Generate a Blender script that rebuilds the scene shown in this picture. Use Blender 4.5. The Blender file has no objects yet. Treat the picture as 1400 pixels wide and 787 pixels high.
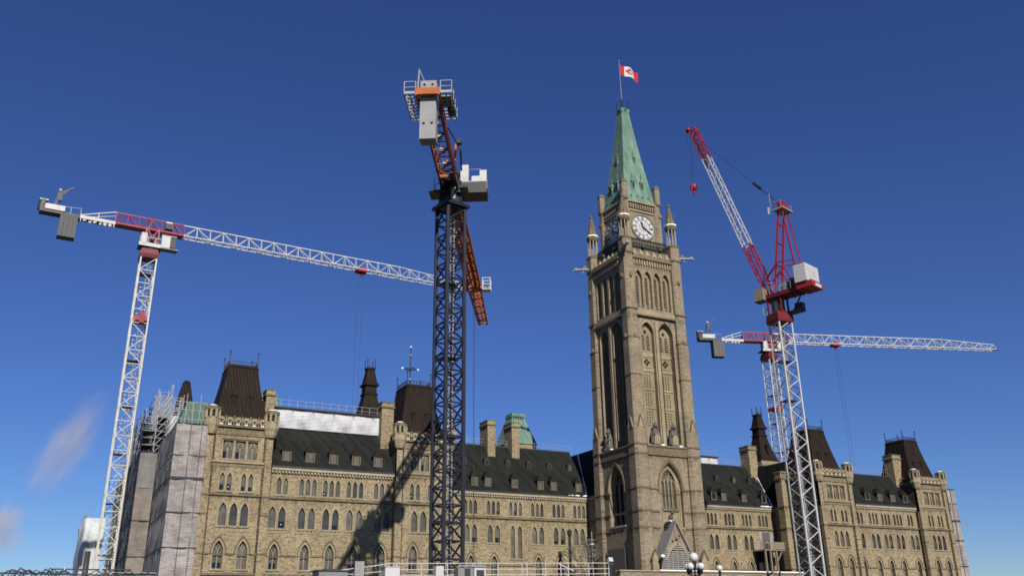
import bpy, math, random
from mathutils import Vector, Matrix
from mathutils.geometry import tessellate_polygon
random.seed(7)
R = math.radians
S = bpy.context.scene
COL = S.collection

# ---------------------------------------------------------------- camera, sky, sun, exposure
YAW, PITCH, ROLL, FPX = 27.7, 20.83, -0.83, 1202.7
cam = bpy.data.objects.new('camera', bpy.data.cameras.new('camera'))
COL.objects.link(cam)
cam.data.sensor_width = 36.0
cam.data.lens = 36.0 * FPX / 1400.0
cam.data.clip_start = 0.5
cam.data.clip_end = 6000
fw = Vector((math.sin(R(YAW)) * math.cos(R(PITCH)), math.cos(R(YAW)) * math.cos(R(PITCH)), math.sin(R(PITCH))))
rt = Vector((math.cos(R(YAW)), -math.sin(R(YAW)), 0)); up = rt.cross(fw)
rt2 = rt * math.cos(R(ROLL)) + up * math.sin(R(ROLL)); up2 = up * math.cos(R(ROLL)) - rt * math.sin(R(ROLL))
cam.matrix_world = Matrix(((rt2.x, up2.x, -fw.x, -86.0), (rt2.y, up2.y, -fw.y, -117.4), (rt2.z, up2.z, -fw.z, 0.0), (0, 0, 0, 1)))
S.camera = cam

SUN_AZ_X, SUN_EL = 0.17, 34.5            # sunlight travels towards +y, slightly +x
ldir = Vector((SUN_AZ_X, 1.0, 0)).normalized() * math.cos(R(SUN_EL)) + Vector((0, 0, -math.sin(R(SUN_EL))))
sd = bpy.data.lights.new('sun', 'SUN'); sd.energy = 5.0; sd.angle = R(0.5); sd.color = (1.0, 0.945, 0.86)
sun = bpy.data.objects.new('sun', sd); COL.objects.link(sun)
sun.rotation_euler = ldir.to_track_quat('-Z', 'Y').to_euler()
sun.location = (-20, -200, 160)

W = bpy.data.worlds.new('World'); S.world = W; W.use_nodes = True
wn = W.node_tree; wn.nodes.clear()
sky = wn.nodes.new('ShaderNodeTexSky'); sky.sky_type = 'NISHITA'; sky.sun_disc = False
sky.sun_elevation = R(SUN_EL)
sky.sun_rotation = math.atan2(-ldir.x, -ldir.y)
sky.altitude = 2000; sky.air_density = 1.25; sky.dust_density = 0.0; sky.ozone_density = 10.0
bg = wn.nodes.new('ShaderNodeBackground'); bg.inputs[1].default_value = 0.065
wo = wn.nodes.new('ShaderNodeOutputWorld')
hs = wn.nodes.new('ShaderNodeHueSaturation'); hs.inputs['Saturation'].default_value = 1.05; hs.inputs['Hue'].default_value = 0.514; wn.links.new(sky.outputs[0], hs.inputs['Color'])
wn.links.new(hs.outputs[0], bg.inputs[0]); wn.links.new(bg.outputs[0], wo.inputs[0])
S.cycles.volume_bounces = 2; S.cycles.filter_width = 1.7
S.view_settings.view_transform = 'Standard'; S.view_settings.look = 'None'
S.view_settings.exposure = 0.387; S.view_settings.gamma = 1.0; S.view_settings.use_curve_mapping = False

# ---------------------------------------------------------------- materials
def nt(name):
    m = bpy.data.materials.new(name); m.use_nodes = True
    t = m.node_tree; t.nodes.clear()
    o = t.nodes.new('ShaderNodeOutputMaterial'); b = t.nodes.new('ShaderNodeBsdfPrincipled')
    t.links.new(b.outputs[0], o.inputs[0])
    return m, t, b
def node(t, typ, **kw):
    n = t.nodes.new(typ)
    for k, v in kw.items():
        if k.startswith('i_'):
            n.inputs[k[2:].replace('_', ' ')].default_value = v
        else: setattr(n, k, v)
    return n
def c4(c): return (c[0], c[1], c[2], 1)
def ramp(t, src, p0, c0, p1, c1):
    r = t.nodes.new('ShaderNodeValToRGB'); e = r.color_ramp.elements
    e[0].position = p0; e[0].color = c4(c0); e[1].position = p1; e[1].color = c4(c1)
    t.links.new(src, r.inputs[0]); return r
def mix(t, a, b, f, mode='MIX'):
    n = t.nodes.new('ShaderNodeMix'); n.data_type = 'RGBA'; n.blend_type = mode
    for s, x in ((n.inputs[0], f), (n.inputs[6], a), (n.inputs[7], b)):
        if hasattr(x, 'is_output'): t.links.new(x, s)
        elif isinstance(x, (int, float)): s.default_value = x
        else: s.default_value = c4(x)
    return n.outputs[2]
def wallvec(t, su=1.0, sz=1.0):
    tc = t.nodes.new('ShaderNodeTexCoord'); sp = t.nodes.new('ShaderNodeSeparateXYZ')
    t.links.new(tc.outputs['Object'], sp.inputs[0])
    a = node(t, 'ShaderNodeMath', operation='ADD'); t.links.new(sp.outputs[0], a.inputs[0]); t.links.new(sp.outputs[1], a.inputs[1])
    m1 = node(t, 'ShaderNodeMath', operation='MULTIPLY'); t.links.new(a.outputs[0], m1.inputs[0]); m1.inputs[1].default_value = su
    m2 = node(t, 'ShaderNodeMath', operation='MULTIPLY'); t.links.new(sp.outputs[2], m2.inputs[0]); m2.inputs[1].default_value = sz
    cb = t.nodes.new('ShaderNodeCombineXYZ'); t.links.new(m1.outputs[0], cb.inputs[0]); t.links.new(m2.outputs[0], cb.inputs[1])
    return cb.outputs[0], tc
def noise(t, vec, scale, detail=3, rough=0.6):
    n = node(t, 'ShaderNodeTexNoise'); n.inputs['Scale'].default_value = scale; n.inputs['Detail'].default_value = detail
    n.inputs['Roughness'].default_value = rough
    if vec is not None: t.links.new(vec, n.inputs['Vector'])
    return n.outputs[0]
def bumped(t, b, h, strength, dist=0.05):
    n = t.nodes.new('ShaderNodeBump'); n.inputs['Strength'].default_value = strength; n.inputs['Distance'].default_value = dist
    t.links.new(h, n.inputs['Height']); t.links.new(n.outputs[0], b.inputs['Normal'])

def stone(name, c1, c2, mortar, bw, bh, speck=0.5, stain=0.5, tint=(0.17, 0.12, 0.073), bump=0.6, levels=()):
    k = (0.585, 0.59, 0.595)
    c1, c2, mortar = [tuple(x * q for x, q in zip(c, k)) for c in (c1, c2, mortar)]
    m, t, b = nt(name)
    v, tc = wallvec(t)
    wob = node(t, 'ShaderNodeTexNoise'); wob.inputs['Scale'].default_value = 1.3; t.links.new(v, wob.inputs['Vector'])
    vm = node(t, 'ShaderNodeVectorMath', operation='MULTIPLY_ADD')
    t.links.new(wob.outputs[1], vm.inputs[0]); vm.inputs[1].default_value = (0.25, 0.10, 0); t.links.new(v, vm.inputs[2])
    bk = t.nodes.new('ShaderNodeTexBrick'); t.links.new(vm.outputs[0], bk.inputs['Vector'])
    bk.inputs['Color1'].default_value = c4(c1); bk.inputs['Color2'].default_value = c4(c2); bk.inputs['Mortar'].default_value = c4(mortar)
    bk.inputs['Scale'].default_value = 1; bk.inputs['Brick Width'].default_value = bw; bk.inputs['Row Height'].default_value = bh
    bk.inputs['Mortar Size'].default_value = 0.018; bk.inputs['Bias'].default_value = -0.1; bk.offset = 0.41; bk.squash = 0.8; bk.squash_frequency = 3
    # odd darker / browner stones
    v2, _ = wallvec(t, 1.0 / bw * 0.9, 1.0 / bh * 0.8)
    n1 = noise(t, v2, 0.9, 1.5, 0.5)
    col = mix(t, bk.outputs[0], tint, ramp(t, n1, 0.50, (0, 0, 0), 0.64, (speck, speck, speck)).outputs[0])
    n2 = noise(t, v2, 1.7, 1, 0.5)
    col = mix(t, col, (0.046, 0.036, 0.028), ramp(t, n2, 0.575, (0, 0, 0), 0.68, (speck, speck, speck)).outputs[0])
    n8 = noise(t, v2, 2.3, 1, 0.5)
    col = mix(t, col, tuple(min(1, x * 1.35) for x in c1), ramp(t, n8, 0.60, (0, 0, 0), 0.70, (0.6, 0.6, 0.6)).outputs[0])
    # large weathering and runs of dark staining
    n3 = noise(t, v, 0.22, 5, 0.65)
    col = mix(t, col, (0.55, 0.52, 0.48), ramp(t, n3, 0.35, (0.55, 0.55, 0.55), 0.65, (0, 0, 0)).outputs[0], 'MULTIPLY')
    v4, _ = wallvec(t, 1.5, 0.22)
    n4 = noise(t, v4, 1.0, 4, 0.7)
    col = mix(t, col, (0.054, 0.046, 0.036), ramp(t, n4, 0.60, (0, 0, 0), 0.74, (stain, stain, stain)).outputs[0])
    if levels:      # soot and rain runs that hang below the projecting bands
        sp = t.nodes.new('ShaderNodeSeparateXYZ'); t.links.new(tc.outputs['Object'], sp.inputs[0]); acc = None
        for L in levels:
            up_ = node(t, 'ShaderNodeMapRange'); t.links.new(sp.outputs[2], up_.inputs[0]); up_.inputs[1].default_value = L - 1.5; up_.inputs[2].default_value = L; up_.inputs[3].default_value = 0; up_.inputs[4].default_value = 0.20
            lt = node(t, 'ShaderNodeMath', operation='LESS_THAN'); t.links.new(sp.outputs[2], lt.inputs[0]); lt.inputs[1].default_value = L + 0.05
            mu = node(t, 'ShaderNodeMath', operation='MULTIPLY'); t.links.new(up_.outputs[0], mu.inputs[0]); t.links.new(lt.outputs[0], mu.inputs[1])
            if acc is None: acc = mu.outputs[0]
            else:
                ad = node(t, 'ShaderNodeMath', operation='ADD'); t.links.new(acc, ad.inputs[0]); t.links.new(mu.outputs[0], ad.inputs[1]); acc = ad.outputs[0]
        v6, _ = wallvec(t, 2.4, 0.5)
        n6 = noise(t, v6, 0.8, 4, 0.75)
        ad = node(t, 'ShaderNodeMath', operation='ADD'); t.links.new(acc, ad.inputs[0]); t.links.new(n6, ad.inputs[1])
        col = mix(t, col, (0.055, 0.046, 0.036), ramp(t, ad.outputs[0], 0.60, (0, 0, 0), 0.78, (0.75, 0.75, 0.75)).outputs[0])
    t.links.new(col, b.inputs['Base Color']); b.inputs['Roughness'].default_value = 0.92
    b.inputs['Specular IOR Level'].default_value = 0.2
    bumped(t, b, bk.outputs[1], -bump, 0.05)
    return m
def plain(name, c, rough=0.6, var=0.25, scale=1.5, metal=0.0, dark=0.6, spec=0.35):
    c = tuple(x * .59 for x in c) if name != 'snow' else c
    m, t, b = nt(name)
    tc = t.nodes.new('ShaderNodeTexCoord')
    n = noise(t, tc.outputs['Object'], scale, 5, 0.65)
    d = tuple(x * dark for x in c)
    col = mix(t, c, d, ramp(t, n, 0.42, (0, 0, 0), 0.75, (var * 3 if var < .33 else 1,) * 3).outputs[0])
    t.links.new(col, b.inputs['Base Color']); b.inputs['Roughness'].default_value = rough
    b.inputs['Metallic'].default_value = metal; b.inputs['Specular IOR Level'].default_value = spec
    return m
def seamed(name, c1, c2, pitch, rough=0.6, streak=(0.03, 0.03, 0.03), samt=0.5, run=None):
    c1, c2, streak = [tuple(x * .77 for x in c) for c in (c1, c2, streak)]
    run = run and tuple(x * .77 for x in run)
    m, t, b = nt(name)
    v, tc = wallvec(t)
    sp = t.nodes.new('ShaderNodeSeparateXYZ'); t.links.new(v, sp.inputs[0])
    # per-sheet colour
    q = node(t, 'ShaderNodeMath', operation='SNAP'); t.links.new(sp.outputs[0], q.inputs[0]); q.inputs[1].default_value = pitch
    q2 = node(t, 'ShaderNodeMath', operation='SNAP'); t.links.new(sp.outputs[1], q2.inputs[0]); q2.inputs[1].default_value = pitch * 4.3
    cb = t.nodes.new('ShaderNodeCombineXYZ'); t.links.new(q.outputs[0], cb.inputs[0]); t.links.new(q2.outputs[0], cb.inputs[1])
    wn_ = t.nodes.new('ShaderNodeTexWhiteNoise'); wn_.noise_dimensions = '2D'; t.links.new(cb.outputs[0], wn_.inputs['Vector'])
    col = mix(t, c1, c2, wn_.outputs[0])
    v4, _ = wallvec(t, 2.2, 0.25)
    col = mix(t, col, streak, ramp(t, noise(t, v4, 0.9, 4, 0.7), 0.48, (0, 0, 0), 0.7, (samt,) * 3).outputs[0])
    if run:
        v5, _ = wallvec(t, 0.9, 0.35)
        col = mix(t, col, run, ramp(t, noise(t, v5, 0.8, 5, 0.7), 0.5, (0, 0, 0), 0.7, (0.7,) * 3).outputs[0])
    fr = node(t, 'ShaderNodeMath', operation='PINGPONG'); t.links.new(sp.outputs[0], fr.inputs[0]); fr.inputs[1].default_value = pitch / 2
    rb = ramp(t, fr.outputs[0], 0.0, (1, 1, 1), min(0.9, 0.08), (0, 0, 0))
    col = mix(t, col, streak, ramp(t, fr.outputs[0], 0.02, (0.6, 0.6, 0.6), 0.09, (0, 0, 0)).outputs[0])
    t.links.new(col, b.inputs['Base Color']); b.inputs['Roughness'].default_value = rough; b.inputs['Specular IOR Level'].default_value = 0.10
    bumped(t, b, rb.outputs[0], 0.6, 0.06)
    return m
def printed_tarp(name, c1, c2):
    c1 = [x * .58 for x in c1]; c2 = [x * .58 for x in c2]
    m, t, b = nt(name)
    v, tc = wallvec(t)
    bk = t.nodes.new('ShaderNodeTexBrick'); t.links.new(v, bk.inputs['Vector'])
    bk.inputs['Color1'].default_value = c4(c1); bk.inputs['Color2'].default_value = c4(c2); bk.inputs['Mortar'].default_value = c4([x * 0.55 for x in c1])
    bk.inputs['Scale'].default_value = 1; bk.inputs['Brick Width'].default_value = 0.8; bk.inputs['Row Height'].default_value = 0.26; bk.inputs['Mortar Size'].default_value = 0.022
    v2, _ = wallvec(t, 1.1, 3.4)
    col = mix(t, bk.outputs[0], (0.12, 0.10, 0.088), ramp(t, noise(t, v2, 1.1, 3, 0.6), 0.55, (0, 0, 0), 0.72, (0.75,) * 3).outputs[0])
    n = noise(t, v, 0.3, 6, 0.65)
    col = mix(t, col, (0.42, 0.40, 0.40), ramp(t, n, 0.36, (0.8,) * 3, 0.6, (0, 0, 0)).outputs[0], 'MULTIPLY')
    v7, _ = wallvec(t, 0.5, 1.1)
    col = mix(t, col, (0.14, 0.115, 0.10), ramp(t, noise(t, v7, 1.0, 2, 0.5), 0.56, (0, 0, 0), 0.62, (0.55,) * 3).outputs[0])
    t.links.new(col, b.inputs['Base Color']); b.inputs['Roughness'].default_value = 0.8
    bumped(t, b, noise(t, v, 1.2, 4), 0.5, 0.12)
    return m
def cloth(name, c, scale=1.2, strength=0.8, transl=0.0):
    c = [x * .56 for x in c]
    m, t, b = nt(name)
    tc = t.nodes.new('ShaderNodeTexCoord')
    mp = t.nodes.new('ShaderNodeMapping'); t.links.new(tc.outputs['Object'], mp.inputs[0]); mp.inputs['Scale'].default_value = (1, 1, 0.35)
    n = noise(t, mp.outputs[0], scale, 4, 0.55)
    col = mix(t, c, [x * 0.72 for x in c], ramp(t, noise(t, tc.outputs['Object'], 0.7, 4), 0.45, (0, 0, 0), 0.7, (1, 1, 1)).outputs[0])
    t.links.new(col, b.inputs['Base Color']); b.inputs['Roughness'].default_value = 0.65
    bumped(t, b, n, strength, 0.25)
    return m
def glassy(name, c, rough=0.25, spec=0.5, var=0.4):
    c = [x * .77 for x in c]
    m, t, b = nt(name)
    tc = t.nodes.new('ShaderNodeTexCoord')
    vo = t.nodes.new('ShaderNodeTexNoise'); vo.inputs['Scale'].default_value = 0.9; t.links.new(tc.outputs['Object'], vo.inputs['Vector'])
    col = mix(t, c, [x * (1 - var) for x in c], ramp(t, vo.outputs[0], 0.35, (0, 0, 0), 0.65, (1, 1, 1)).outputs[0])
    t.links.new(col, b.inputs['Base Color']); b.inputs['Roughness'].default_value = rough; b.inputs['Specular IOR Level'].default_value = spec
    return m

M = {}
M['stone'] = stone('rubble_sandstone', (0.55, 0.45, 0.275), (0.40, 0.315, 0.19), (0.29, 0.235, 0.15), 0.60, 0.22, 0.75, 0.65, levels=(13.18, 17.0, 21.7))
M['ashlar'] = stone('tower_sandstone', (0.46, 0.385, 0.27), (0.36, 0.295, 0.20), (0.28, 0.225, 0.15), 0.62, 0.25, 0.5, 0.55, bump=0.5, levels=(21.9, 13.3, 16.7, 10.9, 45.0, 56.0))
M['trim'] = stone('dressed_sandstone', (0.50, 0.42, 0.27), (0.44, 0.365, 0.23), (0.33, 0.27, 0.17), 1.1, 0.5, 0.10, 0.28, bump=0.2)
M['moss'] = stone('weathered_band_stone', (0.27, 0.23, 0.145), (0.21, 0.175, 0.11), (0.14, 0.115, 0.08), 0.9, 0.4, 0.45, 0.7, bump=0.3)
M['carved'] = stone('carved_stone', (0.36, 0.30, 0.19), (0.25, 0.205, 0.13), (0.13, 0.105, 0.07), 0.5, 0.35, 0.6, 0.75, bump=1.0)
M['pale'] = stone('pale_corbel_stone', (0.60, 0.52, 0.37), (0.52, 0.45, 0.31), (0.36, 0.30, 0.2), 0.9, 0.4, 0.15, 0.2, bump=0.2)
M['panel'] = stone('tan_smooth_panel_stone', (0.42, 0.345, 0.215), (0.37, 0.30, 0.185), (0.29, 0.235, 0.15), 0.9, 0.45, 0.1, 0.18, bump=0.2)
M['dkstone'] = stone('dark_mottled_stone', (0.10, 0.085, 0.065), (0.045, 0.04, 0.034), (0.03, 0.027, 0.024), 0.5, 0.3, 0.6, 0.8, bump=1.0)
M['dark'] = plain('dark_opening', (0.012, 0.012, 0.013), 0.8)
M['pane'] = glassy('screened_window', (0.115, 0.11, 0.094), 0.4, 0.3)
M['pane2'] = glassy('blind_behind_glass', (0.16, 0.15, 0.125), 0.4, 0.3)
M['pane3'] = glassy('dim_window_glass', (0.065, 0.066, 0.063), 0.25, 0.45)
M['blue'] = glassy('blue_window_glass', (0.012, 0.015, 0.026), 0.2, 0.4)
M['roof'] = seamed('dark_seamed_roof', (0.010, 0.0125, 0.0115), (0.022, 0.025, 0.0215), 0.55, 0.7, (0.006, 0.006, 0.006), 0.7, (0.030, 0.027, 0.021))
M['brown'] = seamed('brown_copper_roof', (0.020, 0.0125, 0.0085), (0.029, 0.019, 0.0125), 0.45, 0.7, (0.009, 0.007, 0.006), 0.6, (0.017, 0.016, 0.015))
M['green'] = seamed('green_patina_copper', (0.125, 0.225, 0.17), (0.18, 0.285, 0.22), 0.5, 0.75, (0.06, 0.11, 0.085), 0.6, (0.33, 0.42, 0.35))
M['slate'] = plain('grey_slate', (0.27, 0.26, 0.24), 0.9, 0.3, 3)
M['green2'] = seamed('dull_green_copper', (0.10, 0.155, 0.13), (0.13, 0.195, 0.16), 0.5, 0.75, (0.06, 0.09, 0.075), 0.6)
M['snow'] = plain('snow', (0.85, 0.87, 0.9), 0.7, 0.1, dark=0.9)
M['iron'] = plain('dark_ironwork', (0.02, 0.022, 0.028), 0.5)
M['bronze'] = plain('weathered_stone_carving', (0.12, 0.10, 0.075), 0.8, 0.33, 3)
M['greystat'] = plain('grey_weathered_statue', (0.17, 0.165, 0.15), 0.8, 0.33, 2, dark=0.35)
M['board'] = plain('grey_hoarding_board', (0.135, 0.125, 0.115), 0.8, 0.15, 0.6, dark=0.8)
M['wood'] = plain('weathered_timber', (0.32, 0.26, 0.19), 0.8, 0.33, 3)
M['slat'] = plain('grey_wooden_slats', (0.42, 0.40, 0.37), 0.8, 0.3, 2)
M['tarp'] = printed_tarp('printed_brick_tarp', (0.56, 0.50, 0.475), (0.46, 0.41, 0.39))
M['tarp2'] = printed_tarp('tan_printed_tarp', (0.40, 0.345, 0.29), (0.33, 0.285, 0.24))
M['greytarp'] = cloth('grey_tarp', (0.24, 0.225, 0.215), 1.0, 0.4)
M['netting'] = cloth('grey_netting', (0.30, 0.285, 0.285), 1.2, 0.5)
M['whitetarp'] = cloth('white_tarp', (0.74, 0.74, 0.75), 0.8, 0.35)
M['bluetarp'] = cloth('pale_wrap', (0.72, 0.76, 0.78), 0.5, 0.8)
M['blackbar'] = plain('black_strap', (0.05, 0.048, 0.05), 0.7)
M['tube'] = plain('galvanised_tube', (0.46, 0.47, 0.48), 0.5, 0.3, 1.2, 0.1)
M['white'] = plain('white_crane_paint', (0.72, 0.71, 0.69), 0.45, 0.25, 0.9, dark=0.72)
M['cream'] = plain('cream_crane_paint', (0.72, 0.69, 0.58), 0.45, 0.25, 0.9, dark=0.7)
M['red'] = plain('red_crane_paint', (0.42, 0.022, 0.03), 0.45, 0.25, 0.8, dark=0.6)
M['darkred'] = plain('dark_red_crane_paint', (0.20, 0.012, 0.016), 0.5, 0.25, 0.8, dark=0.6)
M['orange'] = plain('orange_crane_paint', (0.62, 0.15, 0.012), 0.45, 0.3, 0.8, dark=0.55)
M['rust'] = plain('deep_orange_crane_paint', (0.40, 0.085, 0.012), 0.5, 0.33, 0.7, dark=0.5)
M['navy'] = plain('dark_navy_crane_paint', (0.024, 0.024, 0.038), 0.4, 0.3, 0.8)
M['concrete'] = plain('concrete', (0.42, 0.42, 0.41), 0.85, 0.3, 1.2, dark=0.75)
M['dkconcrete'] = plain('dark_concrete', (0.16, 0.165, 0.165), 0.85, 0.3, 1.2, dark=0.8)
M['grey'] = plain('grey_painted_steel', (0.30, 0.30, 0.30), 0.5)
M['dkgrey'] = plain('dark_grey_steel', (0.06, 0.06, 0.065), 0.5)
M['cable'] = plain('steel_cable', (0.03, 0.03, 0.035), 0.6)
M['globe'] = plain('white_globe_glass', (0.8, 0.8, 0.78), 0.3, 0.05, dark=0.95)
M['flagred'] = plain('red_flag_cloth', (0.60, 0.02, 0.03), 0.8, 0.1, dark=0.8)
M['flagwhite'] = plain('white_flag_cloth', (0.80, 0.80, 0.80), 0.8, 0.1, dark=0.9)
M['dial'] = plain('white_clock_glass', (0.78, 0.78, 0.76), 0.4, 0.25, 1.5, dark=0.85)
M['bark'] = plain('grey_bark', (0.20, 0.18, 0.15), 0.9, 0.33, 4)
M['patina'] = plain('dark_green_patina', (0.02, 0.035, 0.028), 0.6)
M['lawn'] = plain('winter_lawn', (0.09, 0.08, 0.045), 0.95, 0.33, 0.15, dark=0.6)
M['pave'] = plain('pale_paving', (0.14, 0.135, 0.125), 0.9, 0.3, 0.4, dark=0.8)
M['wallst'] = stone('terrace_wall_stone', (0.40, 0.33, 0.24), (0.34, 0.28, 0.20), (0.22, 0.18, 0.13), 1.6, 0.5, 0.2, 0.3)

# ---------------------------------------------------------------- mesh building
class MB:
    def __init__(s): s.v = []; s.f = []; s.mi = []; s.mats = []; s.cur = 0
    def use(s, m):
        m = M[m]
        if m not in s.mats: s.mats.append(m)
        s.cur = s.mats.index(m); return s
    def add(s, vs, fs):
        o = len(s.v); s.v.extend([tuple(p) for p in vs]); s.f.extend([[o + i for i in f] for f in fs]); s.mi.extend([s.cur] * len(fs)); return s
    def box(s, x0, x1, y0, y1, z0, z1):
        vs = [(x0, y0, z0), (x1, y0, z0), (x1, y1, z0), (x0, y1, z0), (x0, y0, z1), (x1, y0, z1), (x1, y1, z1), (x0, y1, z1)]
        return s.add(vs, [(0, 3, 2, 1), (4, 5, 6, 7), (0, 1, 5, 4), (1, 2, 6, 5), (2, 3, 7, 6), (3, 0, 4, 7)])
    def fbox(s, f, u0, u1, d0, d1, z0, z1):
        vs = [f(u0, z0, d0), f(u1, z0, d0), f(u1, z0, d1), f(u0, z0, d1), f(u0, z1, d0), f(u1, z1, d0), f(u1, z1, d1), f(u0, z1, d1)]
        return s.add(vs, [(0, 3, 2, 1), (4, 5, 6, 7), (0, 1, 5, 4), (1, 2, 6, 5), (2, 3, 7, 6), (3, 0, 4, 7)])
    def obox(s, c, ax, ay, az, hx, hy, hz):
        c, ax, ay, az = Vector(c), Vector(ax), Vector(ay), Vector(az)
        vs = [c + ax * hx * i + ay * hy * j + az * hz * k for k in (-1, 1) for i, j in ((-1, -1), (1, -1), (1, 1), (-1, 1))]
        return s.add(vs, [(0, 3, 2, 1), (4, 5, 6, 7), (0, 1, 5, 4), (1, 2, 6, 5), (2, 3, 7, 6), (3, 0, 4, 7)])
    def bar(s, a, b, r, n=4, r2=None):
        a, b = Vector(a), Vector(b); d = b - a
        if d.length < 1e-5: return s
        d.normalize(); x = d.cross(Vector((0, 0, 1)))
        if x.length < 0.01: x = d.cross(Vector((1, 0, 0)))
        x.normalize(); y = d.cross(x); r2 = r if r2 is None else r2
        k = 1.25 if n == 4 else 1
        vs = []
        for p, q in ((a, r), (b, r2)):
            for i in range(n):
                an = 2 * math.pi * (i + 0.5) / n
                vs.append(p + (x * math.cos(an) + y * math.sin(an)) * q * k)
        fs = [(i, (i + 1) % n, n + (i + 1) % n, n + i) for i in range(n)] + [tuple(range(n))[::-1], tuple(range(n, 2 * n))]
        return s.add(vs, fs)
    def path(s, pts, r, n=4):
        for a, b in zip(pts, pts[1:]): s.bar(a, b, r, n)
        return s
    def rings(s, rs, cap=True):      # list of equal-length point rings
        n = len(rs[0]); vs = [p for r in rs for p in r]; fs = []
        for k in range(len(rs) - 1):
            for i in range(n):
                fs.append((k * n + i, k * n + (i + 1) % n, (k + 1) * n + (i + 1) % n, (k + 1) * n + i))
        if cap: fs += [tuple(range(n))[::-1], tuple(range((len(rs) - 1) * n, len(rs) * n))]
        return s.add(vs, fs)
    def lathe(s, cx, cy, prof, n=8, rot=0.5):
        return s.rings([[(cx + r * math.cos(2 * math.pi * (i + rot) / n), cy + r * math.sin(2 * math.pi * (i + rot) / n), z) for i in range(n)] for r, z in prof])
    def frust(s, prof, cx=0, cy=0):   # (hx, hy, z) rectangle rings
        return s.rings([[(cx - a, cy - b, z), (cx + a, cy - b, z), (cx + a, cy + b, z), (cx - a, cy + b, z)] for a, b, z in prof])
    def pier(s, cx, cy, h, ch, z0, z1):   # square pier with chamfered corners
        def ring(z): return [(cx + x, cy + y, z) for x, y in ((-h, -h + ch), (-h + ch, -h), (h - ch, -h), (h, -h + ch), (h, h - ch), (h - ch, h), (-h + ch, h), (-h, h - ch))]
        return s.rings([ring(z0), ring(z1)])
    def prism(s, poly, f, d0, d1):    # outline (u,z) pushed from depth d0 to d1
        n = len(poly); vs = [f(u, z, d0) for u, z in poly] + [f(u, z, d1) for u, z in poly]
        return s.add(vs, [tuple(range(n)), tuple(range(n, 2 * n))[::-1]] + [(i, n + i, n + (i + 1) % n, (i + 1) % n) for i in range(n)])
    def sheet(s, poly, f, d):
        return s.add([f(u, z, d) for u, z in poly], [tuple(range(len(poly)))])
    def ball(s, c, r, nu=10, nv=7, sq=(1, 1, 1)):
        c = Vector(c); rs = []
        for k in range(nv + 1):
            a = -math.pi / 2 + math.pi * k / nv
            rs.append([(c.x + max(math.cos(a), .02) * r * sq[0] * math.cos(2 * math.pi * i / nu), c.y + max(math.cos(a), .02) * r * sq[1] * math.sin(2 * math.pi * i / nu), c.z + r * sq[2] * math.sin(a)) for i in range(nu)])
        return s.rings(rs)
    def holed(s, u0, u1, z0, z1, holes, f, d0, reveal):
        outer = [(u0, z0), (u1, z0), (u1, z1), (u0, z1)]
        loops = [outer] + holes
        pts = [p for l in loops for p in l]
        tri = tessellate_polygon([[Vector((u, z, 0)) for u, z in l] for l in loops])
        s.add([f(u, z, d0) for u, z in pts], [tuple(x) for x in tri])
        if reveal:
            for h in holes:
                n = len(h)
                s.add([f(u, z, d0) for u, z in h] + [f(u, z, d0 + reveal) for u, z in h], [(i, (i + 1) % n, n + (i + 1) % n, n + i) for i in range(n)])
        return s
    def wall(s, u0, u1, zs, holes, f, d0, reveal):
        for a, b in zip(zs, zs[1:]):
            hs = sorted([h for h in holes if a < (min(p[1] for p in h) + max(p[1] for p in h)) / 2 < b], key=lambda h: min(p[0] for p in h))
            cuts = [u0] + [(max(p[0] for p in h1) + min(p[0] for p in h2)) / 2 for h1, h2 in zip(hs, hs[1:])] + [u1]
            if not hs: s.holed(u0, u1, a, b, [], f, d0, 0); continue
            for i, h in enumerate(hs): s.holed(cuts[i], cuts[i + 1], a, b, [h], f, d0, reveal)
        return s
    def build(s, name, parent=None, mat=None, smooth=False):
        me = bpy.data.meshes.new(name)
        o = bpy.data.objects.new(name, me); COL.objects.link(o)
        if parent is not None:
            o.parent = parent; r = parent
            while r.parent: r = r.parent
            org = r.location.copy()
        else:
            xs = [p[0] for p in s.v]; ys = [p[1] for p in s.v]; zs = [p[2] for p in s.v]
            org = Vector(((min(xs) + max(xs)) / 2, (min(ys) + max(ys)) / 2, min(zs))); o.location = org
        me.from_pydata([(p[0] - org.x, p[1] - org.y, p[2] - org.z) for p in s.v], [], s.f)
        for m in s.mats: me.materials.append(m)
        me.polygons.foreach_set('material_index', s.mi)
        if smooth: me.polygons.foreach_set('use_smooth', [True] * len(me.polygons))
        me.update(); return o

def mb(m): return MB().use(m)
def thing(name, label, cat, loc, group=None):
    o = bpy.data.objects.new(name, None); COL.objects.link(o); o.location = loc
    o.empty_display_size = 0.5
    return tag(o, label, cat, group)
def tag(o, label, cat, group=None):
    o['label'] = label; o['category'] = cat
    if group: o['group'] = group
    return o
def struct(o, kind='structure'):
    o['kind'] = kind; return o

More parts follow.
